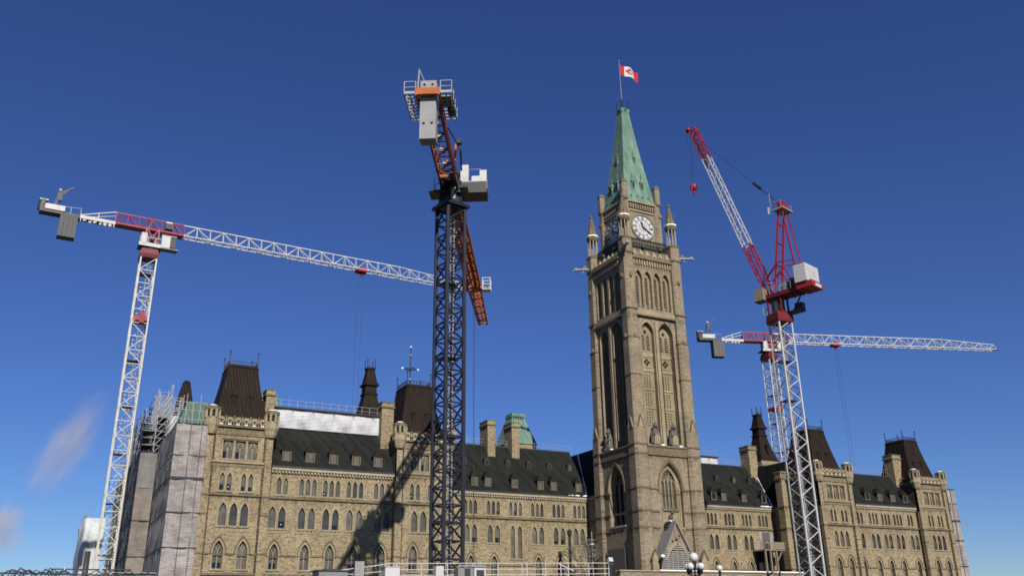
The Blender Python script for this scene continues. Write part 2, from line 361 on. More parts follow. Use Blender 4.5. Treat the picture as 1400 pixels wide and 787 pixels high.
def arch(uc, w, zb, zs, zt, n=5):
    r = zt - zs; Rr = (r * r + w * w / 4) / w; pts = [(uc + w / 2, zb), (uc + w / 2, zs)]
    a1 = math.asin(min(1, r / Rr))
    cR = uc + w / 2 - Rr
    for k in range(1, n + 1): a = a1 * k / n; pts.append((cR + Rr * math.cos(a), zs + Rr * math.sin(a)))
    cL = uc - w / 2 + Rr
    for k in range(n - 1, -1, -1): a = a1 * k / n; pts.append((cL - Rr * math.cos(a), zs + Rr * math.sin(a)))
    pts.append((uc - w / 2, zb))
    return pts[::-1]
def rect(uc, w, z0, z1): return [(uc - w / 2, z0), (uc + w / 2, z0), (uc + w / 2, z1), (uc - w / 2, z1)]
def ring_frame(m, inner, outer, f, d0, d1):
    n = len(inner)
    vs = [f(u, z, d0) for u, z in outer] + [f(u, z, d0) for u, z in inner] + [f(u, z, d1) for u, z in outer] + [f(u, z, d1) for u, z in inner]
    fs = []
    for i in range(n):
        j = (i + 1) % n
        fs += [(i, j, n + j, n + i), (i, 2 * n + i, 2 * n + j, j), (n + i, n + j, 3 * n + j, 3 * n + i)]
    m.add(vs, fs)
def FY(y): return lambda u, z, d: (u, y + d, z)                # south-facing wall, u = x
def FX(x): return lambda u, z, d: (x + d, -u, z)               # west-facing wall, u = -y

def lancets(root, f, specs, bluep=0.35, frame=0.13, depth=0.32, mullion=False, trim='trim', paint=None):
    """one window: a group of lancets, with dressed surrounds (frame) and panes"""
    fr = mb(trim); pn = mb('pane'); holes = []
    for (uc, w, zb, zs, zt) in specs:
        h = arch(uc, w, zb, zs, zt); holes.append(h)
        ring_frame(fr, h, arch(uc, w + 2 * frame, zb - frame * 0.6, zs, zt + frame * 1.35), f, -0.05, 0.06)
        fr.fbox(f, uc - w / 2 - frame * 1.3, uc + w / 2 + frame * 1.3, -0.14, 0.05, zb - 0.22, zb - 0.081)
        pn.use(random.choice(['pane', 'pane', 'pane', 'pane2', 'pane3'])); pn.sheet(h, f, depth - 0.02)
        if random.random() < bluep:
            pn.use('blue'); k = random.uniform(0.35, 0.6)
            pn.fbox(f, uc - w * 0.38, uc + w * 0.38, depth - 0.06, depth - 0.03, zb + 0.12, zb + (zs - zb) * k)
            if random.random() < 0.3:
                pn.use('dial'); pn.fbox(f, uc - 0.06, uc + 0.06, depth - 0.09, depth - 0.062, zb + (zs - zb) * k * 0.5, zb + (zs - zb) * k * 0.5 + 0.14)
        if mullion:
            fr.fbox(f, uc - 0.05, uc + 0.05, depth - 0.16, depth - 0.03, zb, zs + 0.05)
            hh = zt - zs
            for sgn in (-1, 1):
                fr.path([f(uc, zs, depth - 0.1), f(uc + sgn * w * .14, zs + hh * .3, depth - 0.1), f(uc + sgn * w * .30, zs + hh * .52, depth - 0.1)], 0.045)
            # hood mould
            ring_frame(fr.use('moss'), arch(uc, w + 0.5, zs - 0.2, zs, zt + 0.42), arch(uc, w + 0.76, zs - 0.22, zs, zt + 0.62), f, -0.13, 0.05)
            fr.use(trim)
    w_ = fr.build('window', root); pn.build('pane', w_)
    return holes
def tracery(root, f, uc, w, zb, zt, depth=0.3):
    fr = mb('trim'); pn = mb('pane'); h = rect(uc, w, zb, zt)
    ring_frame(fr, h, rect(uc, w + 0.3, zb - 0.14, zt + 0.12), f, -0.05, 0.05)
    fr.use('moss').fbox(f, uc - w / 2 - .16, uc + w / 2 + .16, -0.16, -0.051, zt + .12, zt + .24); fr.use('trim')
    pn.sheet(h, f, depth - 0.02)
    if random.random() < .6: pn.use('blue').fbox(f, uc - w * .42, uc - w * .08, depth - .06, depth - .03, zb + .1, zb + .9)
    d = depth - 0.1; zs = zb + (zt - zb) * 0.42; hh = (zt - zb)
    fr.fbox(f, uc - .05, uc + .05, d - .07, d + .05, zb, zs + hh * .2)
    for sg in (-1, 1):
        c = uc + sg * w / 4
        fr.path([f(c - w / 4, zs, d), f(c - w / 7, zs + hh * .17, d), f(c, zs + hh * .27, d), f(c + w / 7, zs + hh * .17, d), f(c + w / 4, zs, d)], .045)
        fr.path([f(uc + sg * w / 4, zs + hh * .27, d), f(uc + sg * w / 5, zs + hh * .42, d), f(uc + sg * w * .12, zs + hh * .58, d)], .045)
    z4 = zs + hh * .38
    fr.path([f(uc, z4 - .26, d), f(uc + .2, z4, d), f(uc, z4 + .26, d), f(uc - .2, z4, d), f(uc, z4 - .26, d)], .05)
    w_ = fr.build('window', root); pn.build('pane', w_)
    return [h]

# ---------------------------------------------------------------- setting: ground
def ground():
    m = mb('lawn')
    prof = [(-420, -1.6), (-75, -1.6), (-60, 1.4), (-54, 2.2)]
    xs = (-3000, -300, -100, 0, 150, 400, 3000)
    vs = []; 
    prof = [(-2500, -1.7)] + prof + [(-53.9, 2.2), (400, 2.2), (4000, 1.0)]
    for y, z in prof: vs += [(x, y, z) for x in xs]
    n = len(xs)
    m.add(vs, [(k * n + i, k * n + i + 1, (k + 1) * n + i + 1, (k + 1) * n + i) for k in range(len(prof) - 1) for i in range(n - 1)])
    struct(m.build('ground'))
    p = mb('pave'); p.add([(-110, -52, 2.204), (110, -52, 2.204), (110, 90, 2.204), (-110, 90, 2.204)], [(0, 1, 2, 3)])
    struct(p.build('terrace_paving'))
    p = mb('pave'); p.box(-40, 60, -13.4, 5, 2.21, 4.6)
    struct(p.build('upper_terrace'))
ground()

# ---------------------------------------------------------------- parliament building
GZ = 2.2
B = thing('parliament_building', 'long gothic sandstone building with dark seamed roofs behind the cranes and clock tower', 'building', (0, 10, GZ))
YW, YC, YP = -0.9, 9.9, -1.8
EZ = 19.4
def band(m, f, u0, u1, z0, z1, proj, mat):
    m.use(mat).fbox(f, u0, u1, -proj, 0.1, z0, z1)
def corbels(m, f, u0, u1):
    band(m, f, u0, u1, 19.02, 19.36, 0.42, 'pale')
    n = int((u1 - u0) / 0.42)
    m.use('pale')
    for i in range(n):
        u = u0 + (i + 0.5) * (u1 - u0) / n
        m.fbox(f, u - .14, u + .14, -.28, .05, 18.70, 19.018)
def wing(x0, x1, y, c3, c2, c1, sgn=1, tall=None, skip2=()):
    f = FY(y); m = MB(); holes = []
    for c in c3:
        if isinstance(c, tuple): ls = c[1]
        else: ls = [c - .85, c, c + .85]
        holes += lancets(B, f, [(u, .6, 15.95, 17.35, 18.15) for u in ls], .22)
    for c in c2:
        ls = c[1] if isinstance(c, tuple) else [c - .64, c + .64]
        holes += lancets(B, f, [(u, .9, 11.72, 13.3, 14.45) for u in ls], .35, .16)
    for c in c1: holes += lancets(B, f, [(c, 1.15, 6.7, 8.5, 9.85)], .2, .2, .4, True)
    if tall is not None: holes += lancets(B, f, [(tall - .64, .76, 9.42, 13.5, 14.42), (tall + .64, .76, 9.42, 13.5, 14.42)], .2, .14)
    m.use('stone'); m.wall(x0, x1, [GZ, 10.8 if tall is None else 9.0, 15.0, 19.4], holes, f, 0, .32) if tall is None else wing_tall(m, x0, x1, holes, f)
    corbels(m, f, x0, x1)
    band(m, f, x0, x1, 15.38, 15.66, .22, 'moss')
    for c in c2:
        c = c[0] if isinstance(c, tuple) else c
        m.use('trim')
        for k in range(5): m.fbox(f, c - 1.25 + k * .52, c - .9 + k * .52, -.05, .05, 11.1, 11.48)
    if c1:
        xs = sorted(c1); e = [x0] + [v for c in xs for v in (c - 1.02, c + 1.02)] + [x1]
        for a, b in zip(e[::2], e[1::2]):
            if b - a > .1: band(m, f, a, b, 8.28, 8.46, .12, 'moss')
    band(m, f, x0, x1, 5.9, 6.15, .2, 'moss')
    # body behind the window plane
    m.use('stone'); m.box(x0, x1, y + .45, y + 10.5, GZ, 19.0)
    for a in (x0, x1): m.box(a - .01 if a == x0 else a - .3, a + .3 if a == x0 else a + .01, y + .03, y + .5, GZ, 19.0)
    m.build('wing_wall', B)
def wing_tall(m, x0, x1, holes, f):
    # strip split in two columns so that the tall pair gets its own bands
    t = [h for h in holes if min(p[1] for p in h) > 9.2 and min(p[1] for p in h) < 9.6]
    ua = min(p[0] for h in t for p in h) - .25; ub = max(p[0] for h in t for p in h) + .25
    oth = [h for h in holes if h not in t]
    low = [h for h in oth if max(p[1] for p in h) < 15]
    top = [h for h in oth if h not in low]
    m.wall(x0, ua, [GZ, 10.8, 15.0], [h for h in low if h[0][0] < ua], f, 0, .32)
    m.wall(ub, x1, [GZ, 10.8, 15.0], [h for h in low if h[0][0] > ub], f, 0, .32)
    m.wall(ua, ub, [GZ, 9.0, 15.0], t, f, 0, .32)
    m.wall(x0, x1, [15.0, 19.4], top, f, 0, .32)
def wing_roof(x0, x1, y, slope, ridge_y, dormers, sgn, rz=None, lower_y=None):
    rz = EZ + slope * (ridge_y - (y - .35))
    m = mb('roof')
    yb = 2 * ridge_y - y + .3
    m.add([(x0, y - .45, EZ - .03), (x1, y - .45, EZ - .03), (x1, ridge_y, rz), (x0, ridge_y, rz), (x0, yb, EZ), (x1, yb, EZ)],
          [(0, 1, 2, 3), (3, 2, 5, 4), (0, 3, 4), (1, 5, 2), (0, 4, 5, 1)])
    m.use('dkgrey').box(x0, x1, y - .52, y - .36, EZ - .02, EZ + .14)
    m.use('dkgrey').box(x0, x1, ridge_y - .12, ridge_y + .12, rz - .08, rz + .1)
    r = m.build('roof', B)
    for (x, zb, w, h, kind) in dormers:
        yf = (y - .35) + (zb - EZ) / slope
        d = mb('brown' if kind == 'hip' else 'roof')
        dep = (h + (1.0 if kind == 'hip' else .5)) / slope + .2
        if kind == 'hip':
            a = w / 2 + .14
            d.use('roof').box(x - w / 2, x + w / 2, yf, yf + dep, zb - .1, zb + h)
            d.use('brown').add([(x - a, yf - .2, zb + h), (x + a, yf - .2, zb + h), (x + a, yf + dep, zb + h), (x - a, yf + dep, zb + h), (x, yf + .35, zb + h + 1.0), (x, yf + dep + .5, zb + h + 1.0)],
                              [(0, 1, 4), (1, 2, 5, 4), (2, 3, 5), (3, 0, 4, 5), (0, 3, 2, 1)])
        else:
            f = FY(yf); d.prism(arch(x, w + .24, zb - .1, zb + h * .6, zb + h + .14), f, -.05, dep)
        dd = d.build('dormer', B)
        f = FY(yf); p = mb('moss' if kind == 'hip' else 'dkgrey'); zt = zb + h
        if kind == 'hip':
            ring_frame(p, rect(x, w - .3, zb + .12, zt - .12), rect(x, w - .02, zb, zt - .02), f, -.09, -.004)
        else: p.prism(arch(x, w + .05, zb, zb + h * .6, zt), f, -.085, -.055)
        k = random.choice(['pane', 'pane', 'blue', 'board'] if kind == 'hip' else ['dark', 'pane', 'dark'])
        p.use(k).fbox(f, x - w * .30, x + w * .30, -.11 if kind != 'hip' else -.05, -.01 if kind == 'hip' else -.086, zb + .12, zt - (.12 if kind == 'hip' else .35))
        p.build('dormer_window', dd)
    return rz

A3 = [(-58.95, [-59.38, -58.53]), -55.58, -52.4, -49.18, -45.35]
A2 = [(-59.3, [-59.95, -58.69]), -55.5, -52.3, -49.1, -45.2]
A1 = [-59.4, -55.45, -52.2, -49.1, -45.2]
def mir(l): return [(-c[0], [-u for u in c[1]][::-1]) if isinstance(c, tuple) else -c for c in l]
wing(-61.0, -43.4, YW, A3, A2, A1)
wing(43.4, 61.0, YW, mir(A3), mir(A2), mir(A1))
C3 = [-31.0, -27.05, -23.08, -19.15, -15.17, -11.2, -7.25]
wing(-36, -5.35, YC, C3, [-31, -27.0, -23.03, -15.1, -11.15, -7.4], [-31, -26.96, -22.97, -15.13, -11.12], tall=-19.05)
D3 = [8.7, 12.65, 16.6, 20.59, 24.61, 28.63, 32.56]
wing(5.35, 35.5, YC, D3, [12.7, 16.65, 20.7, 24.72, 28.7], [12.7, 16.7, 20.77, 24.79, 28.79])
wing_roof(-61.2, -43.2, YW, 1.45, 3.1, [(x, 20.35, 1.25, 1.35, 'hip') for x in (-58.6, -55.45, -52.25, -49.1, -46.0)], 1)
wing_roof(43.2, 61.2, YW, 1.45, 3.1, [(x, 20.35, 1.25, 1.35, 'hip') for x in (48.9, 52.2, 55.6, 59.0)], 1)
wing_roof(-36, -5.4, YC, 1.45, 15.4, [(x, 20.35, 1.15, 1.45, 'hip') for x in (-33.4, -31, -26.2, -23.85, -19.05, -14.25, -11.8, -7.0)] + [(x, 24.1, .75, 1.25, 'round') for x in (-26.8, -22.8, -18.85, -14.9, -10.95, -7.0)], 1)
wing_roof(5.4, 35.4, YC, 1.45, 15.4, [(x, 20.35, 1.15, 1.45, 'hip') for x in (14.4, 21.75, 24.1, 28.9, 33.7)] + [(x, 24.1, .75, 1.25, 'round') for x in (17.3, 21.2, 25.1, 29.2, 33.1)], 1)

def link_block(x0, x1, y0, y1, west, east):
    m = mb('stone'); m.box(x0, x1, y0, y1, GZ, 19.38)
    f = FX(x0)
    band(m, f, -y1, -y0, 15.38, 15.66, .2, 'moss'); band(m, f, -y1, -y0, 18.95, 19.3, .25, 'pale')
    m.build('link_wall', B)
    r = mb('roof'); a = (1.7 if x0 < 0 else 0.95) if west else 0; b = 1.7 if east else 0
    r.add([(x0 - .25, y0, EZ), (x1 + .25, y0, EZ), (x1 + .25, y1, EZ), (x0 - .25, y1, EZ), (x0 + a, y0 + .3, 27.7), (x1 - b, y0 + .3, 27.7), (x1 - b, y1 - .3, 27.7), (x0 + a, y1 - .3, 27.7)],
          [(0, 1, 5, 4), (1, 2, 6, 5), (2, 3, 7, 6), (3, 0, 4, 7), (4, 5, 6, 7), (0, 3, 2, 1)])
    r.use('dkgrey').box(x0 - .33, x0 - .2, y0, y1, EZ - .05, EZ + .12)
    # snow lying in the valley
    if west:
        r.use('snow'); P = [(x0 - .42, YC - .3, EZ + .1), (x0 + a * .5, YC + 2.7, EZ + 4.2), (x0 + a * .97, YC + 5.3, 27.6)]
        for p, q in zip(P, P[1:]): r.bar(p, q, .13)
    r.build('roof', B)
link_block(-5.4, 5.4, 5.2, 21, True, True)
link_block(35.5, 43.7, 6.2, 21, True, False)
link_block(-43.7, -35.5, 6.2, 21, False, True)
m = mb('stone').box(34.3, 35.6, 5.8, 7.4, GZ, 24.2); m.use('moss').box(34.15, 35.7, 5.65, 7.5, 24.2, 24.5); m.use('stone').box(34.3, 34.55, 5.8, 7.4, 24.5, 25.4).box(35.3, 35.6, 5.8, 7.4, 24.5, 25.4).box(34.8, 35.05, 5.8, 7.4, 24.5, 25.4); m.use('carved').box(34.2, 35.7, 5.7, 7.5, 25.4, 25.7)
m.use('moss')
for z in (8.3, 15.38, 19.2): m.box(34.2, 35.6, 5.7, 7.5, z, z + .22)
m.build('stair_turret', B)

def pavilion(cx, sx):
    f = FY(YP); m = MB(); H = 4.1; holes = []
    for k in (-1, 0, 1): holes += tracery(B, f, cx + .1 + k * 1.55, 1.25, 19.95, 22.25)
    for k in (-1, 1): holes += lancets(B, f, [(cx + k * 1.32 - .44, .58, 15.98, 17.45, 18.2), (cx + k * 1.32 + .44, .58, 15.98, 17.45, 18.2)], .4, .15)
    holes += lancets(B, f, [(cx + k * 1.32, .95, 11.75, 13.35, 14.55) for k in (-1, 0, 1)], .33, .18)
    for k in (-1, 1): holes += lancets(B, f, [(cx + .05 + k * 1.45, 1.2, 6.66, 8.62, 10.0)], .3, .2, .4, True)
    m.use('stone'); m.wall(cx - H, cx + H, [GZ, 10.8, 15.2, 19.0, 23.9], holes, f, 0, .32)
    m.use('stone'); m.box(cx - H, cx + H, YP + .45, 8.4, GZ, 23.9)
    for a in (-1, 1): m.box(cx + a * (H - .15) - .16, cx + a * (H - .15) + .16, YP + .02, YP + .5, GZ, 23.9)
    for (x0, x1) in ((cx - H - .12, cx - H + .85), (cx + H - .85, cx + H + .12)):
        m.use('stone'); m.fbox(f, x0, x1, -.35, .4, GZ, 15.3); m.fbox(f, x0 + .04, x1 - .04, -.27, .4, 15.3, 18.6); m.fbox(f, x0 + .08, x1 - .08, -.2, .4, 18.6, 23.9)
        for z in (13.0, 15.3, 8.35): m.use('moss'); m.fbox(f, x0 - .02, x1 + .02, -.42, .4, z, z + .16)
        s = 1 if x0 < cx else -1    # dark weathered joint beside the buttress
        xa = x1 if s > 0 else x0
        m.use('dkstone'); m.fbox(f, xa - (.02 if s > 0 else .22), xa + (.22 if s > 0 else .02), -.05, .1, 5, 23.6)
        if x0 < cx: m.fbox(FX(cx - H - .02), -8.4, -(YP - .1), -.02, .1, 6, 23.7)  # darker stone sheet over the whole west side wall
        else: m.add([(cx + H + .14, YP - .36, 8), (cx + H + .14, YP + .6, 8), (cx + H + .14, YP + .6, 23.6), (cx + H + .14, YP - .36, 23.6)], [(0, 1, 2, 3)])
    a, b = cx - H + .87, cx + H - .87
    band(m, f, a, b, 15.36, 15.62, .22, 'moss'); band(m, f, a, b, 19.42, 19.70, .2, 'trim')
    band(m, f, a, b, 18.95, 19.3, .06, 'carved'); band(m, f, a, b, 22.95, 23.75, .12, 'carved')
    for e0, e1 in ((a, cx - 2.45), (cx - .45, cx + .5), (cx + 2.52, b)): band(m, f, e0, e1, 8.3, 8.48, .12, 'moss')
    band(m, f, a, b, 5.9, 6.15, .2, 'moss')
    m.use('trim')
    for k in range(7): m.fbox(f, cx - 1.95 + k * .58, cx - 1.6 + k * .58, -.05, .05, 11.0, 11.4)
    # cornice all round
    m.use('moss').box(cx - H - .2, cx + H + .2, YP - .42, 8.6, 23.902, 24.2)
    m.build('pavilion_wall', B)
    # parapet
    p = mb('trim')
    x0, x1 = cx - H + 1.0, cx + H - 1.0; n = 6; w = (x1 - x0) / n; yq = YP - .15
    for k in range(n):
        xa = x0 + k * w; xm = xa + w / 2
        p.use('trim'); p.bar((xa + .05, yq, 24.95), (xm, yq, 24.35), .10); p.bar((xa + w - .05, yq, 24.95), (xm, yq, 24.35), .10)
        p.box(xm - .28, xm + .28, yq - .09, yq + .09, 24.85, 25.22)
        p.use('snow'); p.add([(xm - .2, yq - .12, 24.22), (xm + .2, yq - .12, 24.22), (xm + .22, yq + .15, 24.55), (xm - .22, yq + .15, 24.55)], [(0, 1, 2, 3)])
        p.use('carved'); p.box(xa - .09, xa + .09, yq - .1, yq + .1, 24.2, 25.4)
        p.box(xa + .1, xa + w - .1, yq - .04, yq + .05, 24.98, 25.1)
    p.box(x1 - .09, x1 + .09, yq - .1, yq + .1, 24.2, 25.4)
    p.build('parapet', B)
    for xs_ in (cx - H + .1, cx + H - .1):
        p = mb('carved')
        for k in range(6):
            yy = YP + 1.4 + k * 1.3
            p.use('carved').box(xs_ - .1, xs_ + .1, yy - .1, yy + .1, 24.2, 25.4); p.use('trim').box(xs_ - .06, xs_ + .06, yy + .1, yy + 1.2, 24.9, 25.15); p.box(xs_ - .05, xs_ + .05, yy - .1, yy + 1.2, 24.2, 24.4)
        p.build('parapet', B)
    for s in (-1, 1):
        for yy in (YP - .1,):
            t = mb('trim'); tx = cx + s * 3.75
            t.lathe(tx, yy + .1, [(.6, 22.9), (.74, 23.2), (.88, 23.75), (1.0, 24.0), (1.0, 24.3), (.92, 24.36), (.92, 24.95), (.8, 25.0)])
            t.use('dark').lathe(tx, yy + .1, [(.72, 24.99), (.72, 25.95)])
            t.use('trim')
            for i in range(8):
                an = 2 * math.pi * (i + .5) / 8
                t.bar((tx + .86 * math.cos(an), yy + .1 + .86 * math.sin(an), 24.9), (tx + .86 * math.cos(an), yy + .1 + .86 * math.sin(an), 25.95), .15)
            t.use('carved').lathe(tx, yy + .1, [(.92, 25.8), (1.0, 25.95), (1.03, 26.3), (.6, 26.48), (.2, 26.6)])
            t.use('snow').lathe(tx, yy + .12, [(.5, 26.505), (.42, 26.6), (.1, 26.66)])
            t.build('turret', B)
    # mansard roof with iron cresting
    yc = 3.0
    rf = mb('brown').frust([(3.75, 4.05, 24.2), (3.35, 3.7, 25.3), (2.9, 3.25, 27.2), (2.5, 2.8, 29.2), (2.15, 2.4, 31.2), (1.98, 2.22, 32.5), (2.05, 2.3, 32.6), (1.85, 2.08, 33.0)], cx, yc)
    for k in (-1, 1):
        zb = 27.2; yy = yc - 3.2
        rf.use('brown').box(cx + k * 1.0 - .42, cx + k * 1.0 + .42, yy - .08, yy + 1.0, zb, zb + 1.2)
        rf.add([(cx + k - .5, yy - .16, zb + 1.2), (cx + k + .5, yy - .16, zb + 1.2), (cx + k, yy + .8, zb + 1.9), (cx + k + .5, yy + 1, zb + 1.2), (cx + k - .5, yy + 1, zb + 1.2)], [(0, 1, 2), (1, 3, 2), (4, 0, 2)])
    r = rf.build('mansard_roof', B)
    cr = mb('iron')
    for a_, b_ in (((-1, -1), (1, -1)), ((1, -1), (1, 1)), ((1, 1), (-1, 1)), ((-1, 1), (-1, -1))):
        A_ = Vector((cx + a_[0] * 1.85, yc + a_[1] * 2.08, 33.0)); B_ = Vector((cx + b_[0] * 1.85, yc + b_[1] * 2.08, 33.0))
        cr.bar(A_ + Vector((0, 0, .42)), B_ + Vector((0, 0, .42)), .025)
        for i in range(1, 13):
            q = A_.lerp(B_, i / 13); cr.bar(q, q + Vector((0, 0, .62)), .03)
        cr.bar(A_, A_ + Vector((0, 0, 1.7)), .055); cr.ball(A_ + Vector((0, 0, 1.75)), .14, 6, 4); cr.ball(A_ + Vector((0, 0, 1.3)), .1, 6, 4)
    cr.build('roof_cresting', r)
CP, CQ = 64.95, 39.6
for c, s in ((-CP, -1), (-CQ, -1), (CQ, 1), (CP, 1)): pavilion(c, s)
# west side wall of the right-hand pavilion over the recess: string courses
m = mb('moss')
for x0, y0, y1 in ((CQ - 4.1, YP + .5, YC), (CP - 4.1, YP + .5, YW)):
    for z in (15.38, 8.3, 19.45): m.fbox(FX(x0), -y1, -y0, -.16, .02, z, z + .24)
m.build('string_course', B)

def chimney(x0, x1, y0, y1, z0, z1, cap=.16):
    m = mb('stone'); m.box(x0, x1, y0, y1, z0, z1 - .9)
    m.use('moss').box(x0 - cap, x1 + cap, y0 - cap, y1 + cap, z1 - .9, z1 - .68)
    m.use('stone').box(x0 - .04, x1 + .04, y0 - .04, y1 + .04, z1 - .68, z1 - .15)
    m.use('moss').box(x0 - .1, x1 + .1, y0 - .1, y1 + .1, z1 - .15, z1)
    for k in range(2): m.use('dkgrey').lathe(x0 + (x1 - x0) * (.3 + .4 * k), (y0 + y1) / 2, [(.18, z1), (.15, z1 + .3)], 6)
    m.build('chimney', B)
chimney(-61.3, -60.15, 2.2, 4.4, 22, 30.4)
chimney(60.0, 62.3, 1.6, 3.8, 22, 29.9)
chimney(-45.0, -43.2, 1.4, 3.8, 22, 30.1)
chimney(-22.0, -20.6, 14.0, 17.0, 24, 32.0)
chimney(-17.45, -16.05, 14.0, 17.0, 24, 32.0)
chimney(34.6, 36.6, 13.9, 16.4, 24, 31.9)
def ventilator(x, y, base):
    m = MB()
    m.use('stone').box(x - 2.35, x + 2.35, y - 2.35, y + 2.35, 20, 29.8 if base else 27.5)
    m.use('moss').box(x - 2.45, x + 2.45, y - 2.45, y + 2.45, 28.6, 28.9)
    m.use('brown').frust([(2.5, 2.5, 29.8), (2.2, 2.2, 30.1), (1.55, 1.55, 32.3), (1.12, 1.12, 34.3), (1.02, 1.02, 34.9), (1.16, 1.16, 35.0), (1.16, 1.16, 35.25), (.95, .95, 35.3), (.95, .95, 36.4), (1.27, 1.27, 36.5), (1.27, 1.27, 36.75), (.98, .98, 37.1), (.66, .66, 38.9), (.62, .62, 39.2), (.72, .72, 39.3), (.72, .72, 39.6)], x, y)
    f = FY(y - .97)
    for k in range(5): m.use('dark').fbox(f, x - .8 + k * .34, x - .58 + k * .34, -.03, 0.2, 35.45, 36.3)
    m.use('roof').box(x - .3, x + .3, y - 2.1, y - 1.4, 31.2, 33.0)
    m.use('iron')
    for a in (-1, 1):
        for b in (-1, 1): m.bar((x + a * .66, y + b * .66, 39.6), (x + a * .66, y + b * .66, 41.1), .06)
    for k in range(7): m.bar((x - .66 + k * .22, y - .66, 39.6), (x - .66 + k * .22, y - .66, 39.95), .03)
    m.build('roof_ventilator', B)
ventilator(-41.6, 18.0, True); ventilator(42.2, 18.5, True)
# copper roofs standing behind
m = mb('green').frust([(3.3, 3.3, 33.4), (3.0, 3.0, 34.2), (2.2, 2.2, 36.5), (1.5, 1.5, 38.6), (1.42, 1.42, 39.0), (1.52, 1.52, 39.1), (1.45, 1.45, 39.9)], -3.1, 40)
m.use('stone').box(-6.2, 0, 36.9, 43.1, GZ, 33.4)
m.use('dark')
for k in range(5): m.box(-4.3 + k * .52, -4.05 + k * .52, 38.45, 38.6, 38.7, 39.3)
m.build('copper_tower_roof', B)
mb('green').frust([(1.6, 1.6, 27), (1.45, 1.45, 30.0), (1.1, 1.1, 31.8), (.6, .6, 32.7), (.1, .1, 33)], -58.9, 12.5).build('copper_cupola', B)
mb('green2').frust([(3.0, 4.0, 23.9), (2.75, 3.7, 26.0), (2.0, 3.0, 28.2), (1.8, 2.6, 28.5)], -69.0, 8.2).build('copper_mansard', B)
mb('brown').frust([(1.45, 1.45, 27.2), (1.3, 1.3, 29.5), (1.15, 1.15, 31.2), (.62, .62, 34.0), (.5, .5, 34.4), (.56, .56, 34.45), (.3, .3, 34.9)], -69.7, 20.0).build('pyramid_roof', B)
# west range going north
m = mb('stone').box(-72.6, -60, 8.4, 48, GZ, 20.4); m.use('roof').frust([(6.3, 19.8, 20.4), (2.5, 16.0, 25.5)], -66.3, 28.2); m.use('stone').box(-72.2, -68.9, 0, 8.4, GZ, 23.8)
m.use('stone').box(68.9, 72.0, 0, 8.4, GZ, 23.4).box(60, 72, 8.4, 48, GZ, 20.4); m.use('roof').frust([(6.3, 19.8, 20.4), (2.5, 16.0, 25.5)], 66, 28.2)
m.box(-44, 44, 21, 46, GZ, 19); m.build('range_wall', B)
# weathervane on the second pavilion's roof
m = mb('iron'); x, y = -39.8, 4.2
m.bar((x, y, 33.0), (x, y, 39.6), .07); m.bar((x, y, 33.2), (x - .9, y, 33.9), .04); m.bar((x, y, 33.2), (x + .9, y, 33.9), .04)
m.path([(x + .75 * math.cos(a * math.pi / 6), y + .75 * math.sin(a * math.pi / 6), 36.2) for a in range(13)], .05)
m.bar((x - 1.2, y, 36.2), (x + 1.2, y, 36.2), .05); m.bar((x, y - 1.2, 36.2), (x, y + 1.2, 36.2), .05)
m.use('snow'); m.ball((x - 1.25, y, 36.2), .16, 6, 4); m.ball((x + 1.25, y, 36.2), .16, 6, 4); m.ball((x, y, 39.7), .14, 6, 4)
m.use('trim'); m.ball((x, y, 38.4), .22, 6, 4); m.ball((x, y, 34.6), .2, 6, 4)
m.build('weathervane', B)
# boarded window with its pinkish reveal on the right wing
f = FY(YC); m = mb('tarp').fbox(f, 31.3, 34.7, -.06, .02, 11.7, 15.05); m.use('board').fbox(f, 31.95, 33.75, -.10, -.061, 11.7, 15.0); m.use('dark').fbox(f, 32.4, 33.3, -.12, -.101, 11.9, 13.4)
m.use('white').fbox(f, 32.8, 33.1, -.15, -.121, 13.1, 13.35)
m.build('boarded_window', B)
# roof guard rails
def roofrail(x0, x1, y, z, n):
    m = mb('tube')
    for k in range(n + 1): x = x0 + (x1 - x0) * k / n; m.bar((x, y, z - .3), (x, y, z + 1.1), .028)
    for h in (.55, 1.08): m.bar((x0, y, z + h), (x1, y, z + h), .02)
    m.build('roof_guard_rail', B)
roofrail(-27, -5, 15.4, 27.9, 12); roofrail(33, 45, 15.4, 28.0, 5); roofrail(43.5, 60.5, 3.1, 26.0, 9); roofrail(22, 32, 15.4, 27.95, 5)
m = mb('snow')
for x, s in ((-7.6, .5), (-8.6, .3), (-9.2, .2), (-6.0, .6), (33.6, .7), (32.6, .5), (34.8, .5)): m.ball((x, YC - .35, EZ + .2), s, 8, 5, (1, .4, .25))
m.build('roof_snow', B)

